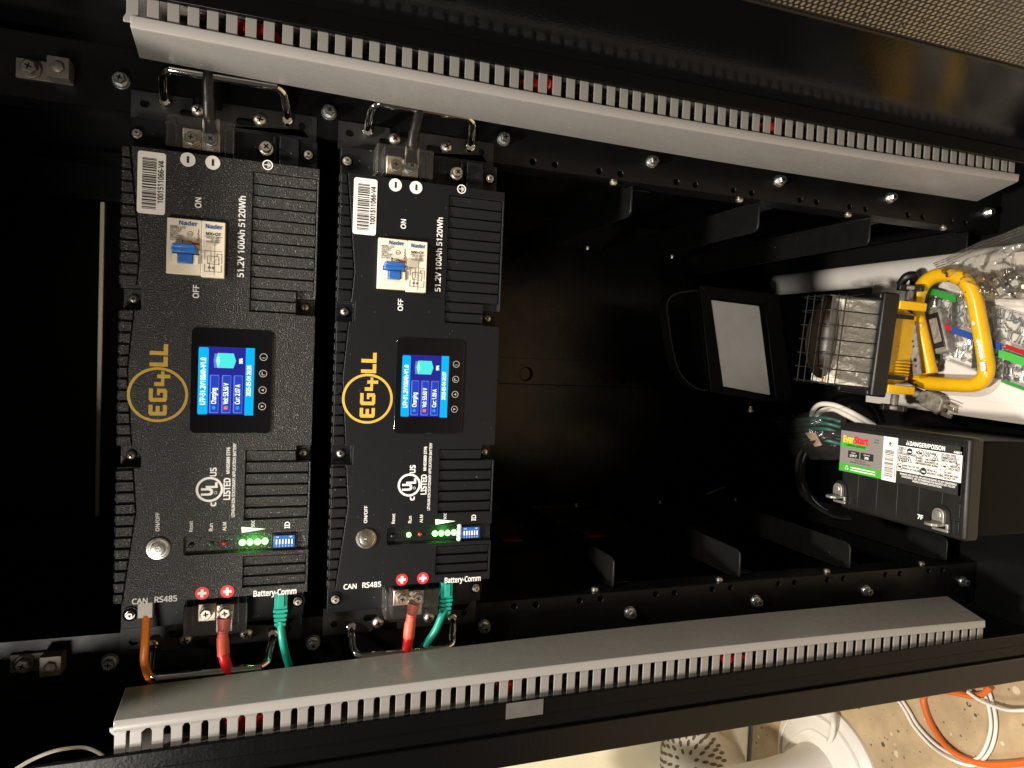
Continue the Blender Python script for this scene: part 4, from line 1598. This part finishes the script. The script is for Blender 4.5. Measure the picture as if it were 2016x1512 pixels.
# ---------------------------------------------------------------- clear organiser cases with small hardware
def parts_case(label, quad, tapes, u_top=1.032, rows=3, seed=1):
    P = [onu(*q, u_top) for q in quad]                # left-top, right-top, right-bottom, left-bottom
    e = thing('organiser_case', label, 'organiser case', tuple((P[0] + P[2]) / 2 + TU * .016), 'clear organiser cases on the white box')
    ex = ((P[1] - P[0]) + (P[2] - P[3])) / 2
    ey = ((P[3] - P[0]) + (P[2] - P[1])) / 2
    Lx, Ly = ex.length, ey.length
    ex.normalize()
    ey.normalize()
    f = lambda x, y, d: P[0] + ex * (x * Lx) + ey * (y * Ly) + TU * d
    th = .016
    b = MB()
    b.hexa([f(0, 1, th), f(1, 1, th), f(1, 0, th), f(0, 0, th), f(0, 1, 0), f(1, 1, 0), f(1, 0, 0), f(0, 0, 0)], CLEARP)
    b.build('case', e, bevel=.0018)
    b = MB()
    ncell = 3
    for i in range(1, ncell):
        x = i / ncell
        b.hexa([f(x, .95, th - .001), f(x + .006, .95, th - .001), f(x + .006, .06, th - .001), f(x, .06, th - .001),
                f(x, .95, .001), f(x + .006, .95, .001), f(x + .006, .06, .001), f(x, .06, .001)], CLEARP)
    b.build('divider', e)
    for (x0, x1, y0, y1, M) in tapes:
        b = MB()
        b.hexa([f(x0, y1, .0005), f(x1, y1, .0005), f(x1, y0, .0005), f(x0, y0, .0005), f(x0, y1, -.0006), f(x1, y1, -.0006), f(x1, y0, -.0006), f(x0, y0, -.0006)], M)
        b.build('tape', e)
    rs = random.Random(seed)
    b = MB()
    b.lathe((0, 0, 0), TT, [(.0036, 0), (.0036, .0022), (.0017, .0026), (.0017, .0125), (.0009, .0135)], 8, ZINC)
    me = b.mesh('machine_screw')
    for j in range(rows):
        for i in range(18):
            q = f((i + .5 + rs.uniform(-.15, .15)) / 18, .28 + .27 * j + rs.uniform(-.03, .03), .011)
            s = bpy.data.objects.new('machine_screw', me)
            COL.objects.link(s)
            s.location = W(q)
            s.rotation_euler = (rs.uniform(-.4, .4), math.radians(15) + rs.uniform(-.5, .5), rs.uniform(-.7, .7))
            tag(s, 'small zinc machine screw in the ' + ('upper' if seed == 1 else 'lower') + ' clear organiser case', 'screw', 'screws in the ' + ('upper' if seed == 1 else 'lower') + ' organiser case')


parts_case('clear organiser case with a dark green tape tab, nearest the bag', ((1803, 558), (2040, 640), (2040, 706), (1800, 630)),
           ((.04, .37, .0, .20, GREENT), (.10, .34, .92, 1.08, REDT), (.34, .74, .92, 1.12, BLUET), (.78, 1.0, .90, 1.02, REDT)), seed=1)
parts_case('clear organiser case with bright green tape, nearest the plug', ((1858, 650), (2040, 708), (2040, 775), (1852, 705)),
           ((.62, 1.0, .04, .30, mat('bright_green_tape', (0.05, 0.36, 0.055), .4)), (.66, 1.0, .94, 1.04, GREENT)), u_top=1.034, seed=2)

# ---------------------------------------------------------------- bag of cage nuts
bag = thing('plastic_bag', 'clear crumpled plastic zip bag holding steel cage nuts', 'bag', tuple(onu(1940, 540, 1.03)))
gx, gy = 44, 30
C4 = [onu(1836, 516, 1.0), onu(2046, 428, 1.0), onu(2046, 596, 1.02), onu(1884, 590, 1.024)]
vs = []
for side in (0, 1):
    for j in range(gy + 1):
        for i in range(gx + 1):
            x, y = i / gx, j / gy
            p = (C4[0] * (1 - x) + C4[1] * x) * (1 - y) + (C4[3] * (1 - x) + C4[2] * x) * y
            env = (math.sin(math.pi * min(max(x, 0), 1)) * math.sin(math.pi * y)) ** .5
            n1 = noise.fractal(Vector((x * 3.2, y * 4.0, side * 7.1)), .8, 2.1, 5)
            n2 = abs(noise.noise(Vector((x * 6 + y * 5, y * 2.2 - x * 2, 3.3 + side))))
            d = env * (.014 + .012 * n1) + .006 * (n2 - .3) * (.3 + env)
            if y < .22:
                d *= .45
            p = p + TU * ((-d) if side == 0 else min(.02, d * .9 + .006))
            p += TW * (.004 * n1) + TT * (.003 * noise.noise(Vector((x * 5, 9.1, y * 5))))
            vs.append(p)
fs = []
nv = (gx + 1) * (gy + 1)
for side in (0, 1):
    for j in range(gy):
        for i in range(gx):
            a = side * nv + j * (gx + 1) + i
            fs.append((a, a + 1, a + gx + 2, a + gx + 1))
b = MB()
b.add(vs, fs, BAGM)
b.build('bag_film', bag, angle=180)
b = MB()
for y in (.035, .075, .12):
    pts = []
    for i in range(gx + 1):
        pts.append(vs[int(y * gy) * (gx + 1) + i] - TU * .001 + (C4[3] - C4[0]).normalized() * ((y * gy - int(y * gy)) / gy * .09))
    b.tube(pts, .0008, BAGM, 6)
b.build('zip_strip', bag)
b = MB()
b.hexa([(-.004, -.0055, -.0055), (.004, -.0055, -.0055), (.004, .0055, -.0055), (-.004, .0055, -.0055), (-.004, -.0055, .0055), (.004, -.0055, .0055), (.004, .0055, .0055), (-.004, .0055, .0055)], NUTM)
b.lathe((-.0055, 0, 0), TU, [(.0026, 0), (.0044, 0), (.0044, .002), (.0026, .002)], 14, ZINC)
me = b.mesh('cage_nut')
rs = random.Random(11)
for i in range(34):
    x, y = rs.uniform(.34, .96), rs.uniform(.52, .90)
    p = (C4[0] * (1 - x) + C4[1] * x) * (1 - y) + (C4[3] * (1 - x) + C4[2] * x) * y + TU * rs.uniform(-.004, .014)
    s = bpy.data.objects.new('cage_nut', me)
    COL.objects.link(s)
    s.location = W(p)
    s.rotation_euler = [rs.uniform(0, 6) for _ in range(3)]
    s.scale = (.8, .8, .8)
    tag(s, 'small steel cage nut lying inside the clear plastic bag', 'nut', 'cage nuts in the bag')

# ---------------------------------------------------------------- black LED floodlight at the back
fld = thing('floodlight', 'black LED floodlight with frosted glass leaning at the back', 'floodlight', (1.09, .07, -.36))
WZ = -.345


def hexpx(b, quad, wa, wb, M, g=1.0):
    P = [onw(*q, wb) for q in quad]
    c = sum(P, Vector()) / 4
    Qb = [c + (p - c) * g + TW * (wa - wb) for p in P]
    b.hexa([Qb[3], Qb[2], Qb[1], Qb[0], P[3], P[2], P[1], P[0]], M)


b = MB()
body = ((1372, 562), (1527, 580), (1556, 797), (1394, 772))
hexpx(b, body, WZ - .045, WZ, FLOODM, .92)
b.build('housing', fld, bevel=.004)
b = MB()
outer = [onw(*q, WZ + .001) for q in body]
inner = [onw(*q, WZ + .001) for q in ((1394, 587), (1499, 599), (1521, 783), (1419, 764))]
for i in range(4):
    j = (i + 1) % 4
    P = [outer[i], outer[j], inner[j], inner[i]]
    b.hexa([p for p in P[::-1]] + [p + TW * .009 for p in P[::-1]], FLOODM)
b.build('bezel', fld, bevel=.0012)
b = MB()
hexpx(b, ((1398, 590), (1495, 602), (1517, 778), (1422, 760)), WZ + .0012, WZ + .004, FROST)
gl = b.build('lens', fld, bevel=.0015)
gl['o'] = list(fld['o'])
b = MB()
hb = [(1375, 572), (1345, 575), (1318, 582), (1306, 600), (1310, 640), (1318, 690), (1328, 726), (1345, 750), (1370, 766), (1398, 768)]
P = spline([onw(x, y, WZ - .01) for x, y in hb], 5)
n = len(P)
vs, fs = [], []
for p, q in zip(P, P[1:] + [P[-1] * 2 - P[-2]]):
    T = (q - p).normalized()
    Nn = T.cross(TW).normalized()
    for a_, c_ in ((-.0015, -.012), (.0015, -.012), (.0015, .012), (-.0015, .012)):
        vs.append(p + Nn * a_ + TW * c_)
for i in range(n - 1):
    for j in range(4):
        fs.append((i * 4 + j, i * 4 + (j + 1) % 4, (i + 1) * 4 + (j + 1) % 4, (i + 1) * 4 + j))
fs += [(3, 2, 1, 0), tuple((n - 1) * 4 + j for j in range(4))]
b.add(vs, fs, FLOODM)
brk = b.build('bracket', fld)
brk.data.materials[0] = BLKPL
b = MB()
q = onw(1477, 800, WZ - .015)
b.lathe(q, -TT, [(.0045, 0), (.0045, .006), (.007, .006), (.007, .010), (.005, .012)], 16, STEEL)
b.build('screw', fld)

# ---------------------------------------------------------------- sealed lead battery
UT = .90
lb = thing('lead_battery', 'black lead battery with grey and green label and two lead posts', 'car battery', (1.09, -.10, .03))
bw0, bw1, bt0, bt1 = -.064, .124, -.1625, -.0405
b = MB()
b.box(UT + .024, 1.0925, bt0 + .004, bt1 - .004, bw0 + .003, bw1 - .004, BATSIDE)
b.build('body', lb, bevel=.003)
b = MB()
b.box(UT + .0012, UT + .0235, bt0, bt1, bw0, bw1, BATPL)
b.build('lid', lb, bevel=.004)
b = MB()                                              # raised field that carries the labels, seams of the cells
b.box(UT - .0006, UT + .001, bt0 + .058, bt1 - .006, bw0 + .004, bw1 - .016, BATPL)
for i in range(1, 6):
    w = bw0 + (bw1 - bw0) * i / 6
    b.box(UT + .0002, UT + .0014, bt0 + .006, bt0 + .0565, w - .0005, w + .0005, BATPL)
for t0, t1 in ((.008, .022), (.026, .044), (.048, .080), (.098, .114)):
    b.box(UT - .0010, UT + .0010, bt0 + t0, bt0 + t1, bw1 - .0115, bw1 - .0070, BATPL)
b.box(UT - .0010, UT + .0010, bt0 + .084, bt0 + .094, bw1 - .0125, bw1 - .0060, BLKPL)
for d in (.003, .0065):
    b.box(UT - .0008, UT + .0010, bt1 - d - .0012, bt1 - d, bw0 + .006, bw1 - .006, BATPL)
b.build('lid_ribs', lb, bevel=.0004)


def zz(x, y):
    p = onu(1640 + .15873 * x, 840 + .15873 * y, UT)
    return p.z, p.y


def rect_of(*q):
    P = [zz(*p) for p in q]
    return (P[0][0] + P[3][0]) / 2, (P[1][0] + P[2][0]) / 2, (P[2][1] + P[3][1]) / 2, (P[0][1] + P[1][1]) / 2


LU = UT - .0008                                       # label sheet level (towards the viewer is smaller u)
gw0, gw1, gt0, gt1 = rect_of((115, 45), (640, 115), (605, 640), (80, 545))
ww1 = rect_of((640, 115), (818, 135), (780, 685), (605, 645))[1]
b = MB()
b.box(LU - .0003, LU, gt0, gt1, gw0, gw1, LBLGREY)
b.box(LU - .0003, LU, gt0 - .0005, gt1, gw1 + .0001, ww1, LABELW)
lbl = b.build('brand_label', lb)
lbl.name = 'front_label'
lbl['o'] = list(lb['o'])
gx_ = lambda x: gw0 + (gw1 - gw0) * x
gy_ = lambda y: gt1 + (gt0 - gt1) * y
b = MB()
lv = LU - .0004


def fill(x0, x1, y0, y1, M, d=0.0, fx=gx_, fy=gy_):
    b.box(lv - d - .00012, lv - d, *sorted((fy(y0), fy(y1))), *sorted((fx(x0), fx(x1))), M)


def bt(s_, x, y, h, M, bold=0.0, sx=1.0, al='LEFT', d=0.0, fx=gx_, fy=gy_, x1=None):
    if x1 is not None:
        t_ = MB()
        t_.text(s_, (0, 0, 0), h, TW, TT, M, al, bold)
        sx = (fx(x1) - fx(x)) / (max(v.z for v in t_.v) - min(v.z for v in t_.v))
    b.text(s_, (lv - d - .0002, fy(y), fx(x)), h, TW, TT, M, al, bold, sx)


fill(0, 1, .80, 1, LBLGREEN)
fill(.0, .62, .28, .40, LBLGREEN)
bt('Ever', .065, .275, .0088, LBLYEL, .045, x1=.325)
bt('Start', .335, .275, .0088, LBLRED, .045, x1=.665)
bt('LAWN & GARDEN', .145, .365, .0026, BLACKINK, .02, x1=.60)
fill(.20, .47, .47, .64, BLACKINK)
fill(.50, .80, .47, .64, BLACKINK)
bt('NOMINAL', .335, .525, .0012, WHITEINK, 0, 1, 'CENTER', .00015)
bt('U1P-7', .335, .61, .0030, WHITEINK, .02, 1, 'CENTER', .00015)
bt('CRANK AMPS', .65, .525, .0012, WHITEINK, 0, 1, 'CENTER', .00015)
bt('300', .65, .61, .0030, WHITEINK, .02, 1, 'CENTER', .00015)
bt('Manufactured for', .50, .70, .0016, GREYINK, 0, 1, 'CENTER')
bt('BENTONVILLE, ARKANSAS, 72716', .50, .755, .0016, GREYINK, 0, 1, 'CENTER')
bt('12 Volt', .80, .13, .0016, GREYINK)
bt('Battery', .80, .19, .0016, GREYINK)
for y in (.875, .935):
    fill(.28, .86, y - .012, y + .012, WHITEINK, .0002)
for k in range(3):
    a0 = math.radians(90 + 120 * k)
    cx, cy = gx_(.19), gy_(.905)
    pts = [(cx + .0032 * math.cos(a0 + q), cy + .0032 * math.sin(a0 + q)) for q in (-.55, .0, .55)]
    pts += [(cx + .0014 * math.cos(a0 + q), cy + .0014 * math.sin(a0 + q)) for q in (.5, -.5)]
    b.oprism([(p[0], p[1]) for p in pts], (lv - .0003, 0, 0), (TW, TT, -TU), .0001, WHITEINK)
# barcode on the white strip
wx = lambda x: gw1 + (ww1 - gw1) * x
rs = random.Random(5)
y = .30
while y < .90:
    h = rs.choice((.006, .012, .018))
    fill(.16, .78, y, y + h, BLACKINK, 0, wx)
    y += h + rs.choice((.008, .012, .018))
fill(.36, .70, .10, .105, GREYINK, 0, wx)
fill(.36, .70, .20, .205, GREYINK, 0, wx)
fill(.36, .375, .1055, .1995, GREYINK, 0, wx)
fill(.685, .70, .1055, .1995, GREYINK, 0, wx)
bt('e', .42, .185, .0050, BLACKINK, .02, 1, 'LEFT', 0, wx)
b.text('0 78742 01827 4', (lv - .0002, gy_(.92), wx(.96)), .0016, TT, -TW, GREYINK)
b.build('lettering', lbl)
# danger field
dw0, dw1, dt0, dt1 = rect_of((822, 150), (1640, 235), (1600, 830), (790, 720))
b = MB()
b.box(LU - .0002, LU, dt0, dt1, ww1 + .0003, dw1, BLACKINK)
dl = b.build('warning_label', lb)
dl['o'] = list(lb['o'])
dx = lambda x: dw0 + (dw1 - dw0) * x
dy = lambda y: dt1 + (dt0 - dt1) * y
b = MB()
kw = dict(fx=dx, fy=dy)
bt('DANGER/POISON', .185, .135, .0050, WHITEINK, .03, x1=.73, **kw)
b.oprism([(dx(.125), dy(.135)), (dx(.180), dy(.135)), (dx(.1525), dy(.03))], (lv - .0001, 0, 0), (TW, TT, -TU), .0001, WHITEINK)
bt('!', .146, .125, .0036, BLACKINK, .02, d=.0002, **kw)
bt('44801', .86, .155, .0026, WHITEINK, .01, **kw)
fill(.0, .985, .175, .735, LABELW, **kw)
bd = dict(M=BLACKINK, d=.0002, **kw)
fill(.0, .985, .535, .541, **bd)
fill(.685, .691, .175, .735, **bd)
fill(.37, .376, .541, .735, **bd)
for y in (.19, .26, .33, .40, .47):
    fill(.275, .279, y, y + .03, **bd)
    fill(.430, .434, y, y + .03, **bd)
tt = dict(M=BLACKINK, d=.0002, **kw)
for s_, x, y, h in (('SHIELD', .012, .245, .0028), ('EYES.', .012, .305, .0028), ('EXPLOSIVE GASES', .012, .365, .0028), ('CAN CAUSE', .012, .42, .0022), ('BLINDNESS', .012, .47, .0022), ('OR INJURY', .012, .52, .0022),
                    ('NO', .295, .29, .0032), ('-SPARKS', .29, .40, .0024), ('-FLAMES', .29, .455, .0024), ('-SMOKING', .29, .51, .0024),
                    ('SULFURIC', .442, .265, .0028), ('ACID', .442, .325, .0028), ('CAN CAUSE', .442, .40, .0023), ('BLINDNESS OR', .442, .455, .0023), ('SEVERE BURNS.', .442, .51, .0023),
                    ('FLUSH EYES', .70, .245, .0028), ('IMMEDIATELY', .70, .305, .0028), ('WITH WATER.', .70, .365, .0028), ('GET', .90, .40, .0026), ('MEDICAL', .825, .455, .0026), ('HELP FAST.', .80, .515, .0026),
                    ('KEEP OUT OF THE', .105, .615, .0024), ('REACH OF CHILDREN', .105, .68, .0024), ('READ ALL', .49, .62, .0026), ('INSTRUCTIONS.', .49, .685, .0026),
                    ('DO NOT', .74, .60, .0023), ('OPEN BATTERY', .74, .655, .0023), ('DO NOT TIP', .74, .71, .0023)):
    bt(s_, x, y, h, bold=.016, sx=.82, **tt)
wt = dict(M=WHITEINK, d=.0, **kw)
bt('WARNING: RISK OF FIRE, EXPLOSION OR BURNS. DO NOT DISASSEMBLE', .06, .805, .0022, bold=.012, x1=.93, **wt)
bt('OR INCINERATE. NOT RECOMMENDED FOR INVERTED USE. FOLLOW', .09, .86, .0022, bold=.012, x1=.91, **wt)
bt('PROPER CHARGING INSTRUCTIONS.', .27, .915, .0022, bold=.012, x1=.72, **wt)


def icon(x, y, r, kind):
    c = (dx(x), dy(y))
    z = (lv - .0002, 0, 0)
    if kind == 'tri':
        outl = [(c[0] + r * math.cos(a_), c[1] + r * math.sin(a_)) for a_ in (math.radians(210), math.radians(330), math.radians(90))]
        b.oprism(outl, z, (TW, TT, -TU), .0001, BLACKINK)
        inn = [(c[0] + r * .66 * math.cos(a_), c[1] + r * .66 * math.sin(a_)) for a_ in (math.radians(210), math.radians(330), math.radians(90))]
        b.oprism(inn, (lv - .0004, 0, 0), (TW, TT, -TU), .0001, LABELW)
        b.oprism([(c[0] - r * .2, c[1] - r * .2), (c[0] + r * .2, c[1] - r * .2), (c[0] + r * .1, c[1] + r * .25), (c[0] - r * .1, c[1] + r * .25)], (lv - .0006, 0, 0), (TW, TT, -TU), .0001, BLACKINK)
    else:
        b.cyl((lv - .0002, c[1], c[0]), -TU, r, .0001, BLACKINK, 28)
        if kind != 'solid':
            b.cyl((lv - .0004, c[1], c[0]), -TU, r * .82, .0001, LABELW, 28)
            b.obox((lv - .0006, c[1], c[0]), (TW + TT * (-.9), TU, (TW + TT * (-.9)).cross(TU)), (r * .85, .0001, r * .10), BLACKINK)
            b.obox((lv - .00061, c[1], c[0]), (TW + TT * .5, TU, (TW + TT * .5).cross(TU)), (r * .5, .0001, r * .22), BLACKINK)
        else:
            b.obox((lv - .0004, c[1] - r * .1, c[0]), (TW, TU, TT), (r * .6, .0001, r * .2), LABELW)


icon(.195, .27, .0042, 'solid')
icon(.375, .27, .0046, 'no')
icon(.60, .33, .0058, 'tri')
icon(.19, .46, .0056, 'tri')
icon(.05, .635, .0046, 'no')
icon(.43, .64, .0046, 'solid')
b.oprism([(dx(.745) - .005, dy(.46)), (dx(.745), dy(.46) - .005), (dx(.745) + .005, dy(.46)), (dx(.745), dy(.46) + .005)], (lv - .0002, 0, 0), (TW, TT, -TU), .0001, BLACKINK)
b.oprism([(dx(.745) - .0043, dy(.46)), (dx(.745), dy(.46) - .0043), (dx(.745) + .0043, dy(.46)), (dx(.745), dy(.46) + .0043)], (lv - .0004, 0, 0), (TW, TT, -TU), .0001, LABELW)
b.obox((lv - .0006, dy(.46), dx(.745)), (TW, TU, TT), (.0018, .0001, .0012), BLACKINK)
b.build('lettering', dl)
# the two posts: round lead pads with upright tabs
for cx, cy in ((95, 765), (1345, 1085)):
    w, t = zz(cx, cy)
    b = MB()
    arch = [(w + .0115 * math.cos(a_), t + .0115 * math.sin(a_)) for a_ in [math.radians(18 * i) for i in range(11)]]
    arch += [(w - .0115, t - .021), (w + .0135, t - .021), (w + .0135, t - .010)]
    b.oprism(arch, (UT + .0004, 0, 0), (TW, TT, -TU), .0012, BLKPL)
    b.build('post_well', lb)
    b = MB()
    arch = [(w + .0078 * math.cos(a_), t + .0078 * math.sin(a_)) for a_ in [math.radians(18 * i) for i in range(11)]] + [(w - .0078, t - .012), (w + .0078, t - .012)]
    b.oprism(arch, (UT - .0010, 0, 0), (TW, TT, -TU), .0052, LEADM)
    b.lathe((UT - .0063, t, w), -TU, [(.0052, 0), (.0048, .0012), (.001, .0016)], 18, LEADM)
    # upright tab with a rounded end and a hole, standing away from the lid
    tab = [(0, -.0085), (.016, -.0085), (.0205, -.0050), (.0215, 0), (.0205, .0050), (.016, .0085), (0, .0085)]
    b.oprism(tab, (UT - .0006, t - .0128, w), (-TU, TW, (-TU).cross(TW)), .0034, LEADM)
    b.box(UT - .0042, UT - .0011, t - .0200, t - .0165, w - .0085, w + .0125, LEADM)
    b.box(UT - .0042, UT - .0011, t - .0163, t - .0095, w + .0090, w + .0125, LEADM)
    ps = b.build('terminal_post', lb, bevel=.0008)
w, t = zz(1120, 1150)
b = MB()
b.cyl((UT + .0003, t, w), -TU, .0098, .0008, BLKPL, 28)
b.text('7F', (UT - .0008, t - .0005, w - .0078), .0052, TW, TT, WHITEINK, 'LEFT', .03)
b.build('date_dot', lb)
for cx, cy, pos in ((190, 1000, True), (1285, 1310, False)):
    w, t = zz(cx, cy)
    b = MB()
    b.box(UT + .0002, UT + .0012, t - .0007, t + .0007, w - .0030, w + .0030, BATPL)
    if pos:
        b.box(UT + .0002, UT + .0012, t - .0030, t - .00075, w - .0007, w + .0007, BATPL)
        b.box(UT + .0002, UT + .0012, t + .00075, t + .0030, w - .0007, w + .0007, BATPL)
    b.build('polarity_mark', lb)

# ---------------------------------------------------------------- cords beside the lead battery


def loops(name, label, M, r, paths, cat='cable'):
    b = MB()
    for P in paths:
        b.tube(P, r, M, 10, sub=6)
    o = b.build(name)
    tag(o, label, cat)
    return o


def coil(px, py, u, ru, rt, tilt, n, seed, wob=.006):
    c = onu(px, py, u)
    rs = random.Random(seed)
    P = []
    for i in range(n * 12):
        a_ = i * math.pi / 6
        k = 1 + rs.uniform(-.04, .04)
        P.append(c + Vector((-.004 * (i / 12) + .02 * math.sin(a_) * tilt + rs.uniform(-wob, wob) * .3, rt * k * math.cos(a_), ru * k * math.sin(a_))) + TT * rs.uniform(-wob, wob) * .4)
    return P


loops('cord_coil', 'black cord coiled up behind the lead battery', BLKC, .0042, [coil(1665, 935, 1.06, .070, .070, 1.2, 5, 4)])
loops('cord_coil', 'white cord looped between the work light and the lead battery', WHITEC, .0042,
      [[onu(x, y, u) for x, y, u in ((1600, 835, 1.06), (1598, 815, 1.04), (1612, 797, 1.02), (1640, 797, 1.01), (1668, 808, 1.01), (1695, 822, 1.03), (1720, 836, 1.06))],
       [onu(x, y, u) for x, y, u in ((1606, 838, 1.06), (1606, 822, 1.045), (1620, 808, 1.025), (1642, 806, 1.018), (1664, 816, 1.018), (1688, 828, 1.035), (1708, 838, 1.06))]])
loops('yellow_wire', 'thin yellow wire lying deep inside the cabinet', YWIRE, .0022,
      [[ont(x, y, -.235) for x, y in ((1380, 978), (1395, 972), (1415, 963), (1435, 958), (1452, 959))]], 'wire')
# teal network cord still in its plastic bag
TEALD = mat('dark_teal_cord', (0.005, 0.11, 0.085), .4)
cb_ = thing('cord_bag', 'teal network cord folded in a clear bag behind the lead battery', 'cord bag', tuple(onu(1590, 860, 1.06)))
b = MB()
gx, gy = 30, 20
C4 = [onu(1515, 822, 1.02), onu(1672, 800, 1.0), onu(1660, 905, 1.04), onu(1560, 905, 1.05)]
vs = []
for j in range(gy + 1):
    for i in range(gx + 1):
        x, y = i / gx, j / gy
        p = (C4[0] * (1 - x) + C4[1] * x) * (1 - y) + (C4[3] * (1 - x) + C4[2] * x) * y
        env = math.sin(math.pi * x) * math.sin(math.pi * y)
        n1 = noise.fractal(Vector((x * 4.2, y * 3.0, 2.2)), .8, 2.1, 5)
        vs.append(p - TU * (env * .03 + .012 * n1) + TW * .006 * n1)
fs = [(j * (gx + 1) + i, j * (gx + 1) + i + 1, (j + 1) * (gx + 1) + i + 1, (j + 1) * (gx + 1) + i) for j in range(gy) for i in range(gx)]
b.add(vs, fs, BAGM)
b.build('bag_film', cb_, angle=180)
b = MB()
for k in range(5):
    b.tube([onu(1530 + 4 * k, 832 + 9 * k, 1.06), onu(1575, 826 + 10 * k, 1.045), onu(1620, 822 + 11 * k, 1.04), onu(1655, 830 + 11 * k, 1.055)], .0034, TEALD, 10, sub=5)
b.build('cord', cb_)
b = MB()
P = [onu(*q, 1.025) for q in ((1585, 852), (1605, 852), (1618, 876), (1604, 880))]
b.hexa([p + TU * .0012 for p in P[::-1]] + [p for p in P[::-1]], mat('tan_tag', (0.50, 0.36, 0.25), .5))
b.build('paper_tag', cb_)

# ================================================================ on the room floor, left of the cabinet
FP = lambda px, py, up=0.0: onu(px, py, FL - up)
loops('floor_cord', 'white twin cord looping over the tan floor', WHITEC, .0025,
      [[FP(x, y, .006 + .012 * (i == 4)) for i, (x, y) in enumerate(((1765, 1375), (1782, 1400), (1800, 1432), (1835, 1470), (1880, 1498), (1920, 1506), (1948, 1480), (1960, 1440), (1958, 1400), (1945, 1355)))],
       [FP(x, y, .006) for x, y in ((1772, 1372), (1790, 1400), (1808, 1430), (1842, 1465), (1884, 1490), (1918, 1496), (1938, 1476), (1950, 1438), (1948, 1400), (1936, 1356))],
       [FP(x, y, .016) for x, y in ((1905, 1362), (1925, 1376), (1950, 1388), (1985, 1398), (2030, 1398))]], 'cord')
loops('extension_cord', 'orange extension cord curving over the tan floor', CORDO, .0046,
      [[FP(x, y, .008) for x, y in ((1950, 1352), (1935, 1366), (1910, 1370), (1880, 1364), (1840, 1360), (1818, 1372), (1822, 1400), (1836, 1432), (1862, 1468), (1900, 1494), (1950, 1505), (2030, 1500))]], 'cord')
ped = thing('pedestal', 'white appliance column on a round white base on the floor', 'appliance', (FL, -.735, -.30))
b = MB()
b.lathe((FL - .0005, -.735, -.30), UP, [(.128, 0), (.128, .006), (.122, .012), (.095, .020), (.088, .026), (.060, .030)], 56, APPL)
b.lathe((FL - .0005, -.735, -.30), UP, [(.105, .0176), (.107, .0205), (.110, .0165)], 56, APPL, cap=False)
b.build('base', ped)
b = MB()
b.lathe((FL - .030, -.735, -.30), UP, [(.058, 0), (.056, .01), (.046, .05), (.042, .10), (.040, .62)], 40, APPL)
b.build('column', ped)
b = MB()
b.tube([FP(1640, 1402, .02), FP(1641, 1425, .03), FP(1638, 1448, .03), FP(1632, 1462, .028)], .0042, WHITEC, 10, sub=6)
b.tube([FP(1545, 1470, .026), FP(1575, 1445, .026), FP(1600, 1438, .026), FP(1630, 1456, .026)], .0035, APPL, 10, sub=6)
b.build('cord', ped)
# dome with petal-shaped vents
dm = thing('vented_dome', 'white dome with petal shaped vent slots below the front post', 'appliance', tuple(onu(1368, 1512, .96)))
c0 = onu(1366, 1502, .96)
ax = (UP * .70 + TT * .42 + TW * .55).normalized()
RD = .068
b = MB()
prof = [(RD * math.cos(q), RD * .82 * math.sin(q)) for q in [i * math.pi / 2 / 14 for i in range(14)]] + [(.0008, RD * .82)]
b.lathe(c0, ax, [(RD * .98, -.18), (RD, -.01)] + prof, 64, APPL)
b.build('shell', dm)
SLOTM = mat('vent_shade', (0.16, 0.12, 0.085), .6)
b = MB()
Xa = ax.orthogonal().normalized()
Ya = ax.cross(Xa)
for ringi, (phi, cnt, ln_) in enumerate(((72, 8, .0050), (58, 14, .0065), (44, 20, .0075), (30, 26, .0080), (16, 30, .0085))):
    for i in range(cnt):
        a_ = 2 * math.pi * (i + .5 * (ringi % 2)) / cnt
        ph = math.radians(phi)
        rad_ = Xa * math.cos(a_) + Ya * math.sin(a_)
        p = c0 + rad_ * RD * math.cos(ph) + ax * RD * .82 * math.sin(ph)
        nrm = (rad_ * math.cos(ph) + ax * math.sin(ph) / .82).normalized()
        tan = (ax - nrm * ax.dot(nrm)).normalized()
        sid = nrm.cross(tan)
        pts = [(ln_ * math.cos(q) * 1.05, .0030 * math.sin(q)) for q in [k * math.pi / 6 for k in range(12)]]
        b.oprism(pts, p - nrm * .003, (tan, sid, nrm), .0034, SLOTM)
b.build('vent_slot', dm)
# cream tote standing on the floor
tp = onw(1476, 1440, -.52)
b = MB()
uR = tp.x
b.box(.45, uR, -1.25, -.40, -.90, -.52, TOTE)
tote = b.build('tote', bevel=.006)
tag(tote, 'cream plastic tote with dark bottom edge left of the cabinet', 'tote')
b = MB()
b.box(uR + .0005, uR + .012, -1.26, -.395, -.905, -.514, GREYINK)
ed = b.build('bottom_edge', tote, bevel=.002)
ed.location = -tote.location + W((0, 0, 0))

for ob in bpy.data.objects:                       # builder bookkeeping is not part of the scene
    if 'o' in ob:
        del ob['o']
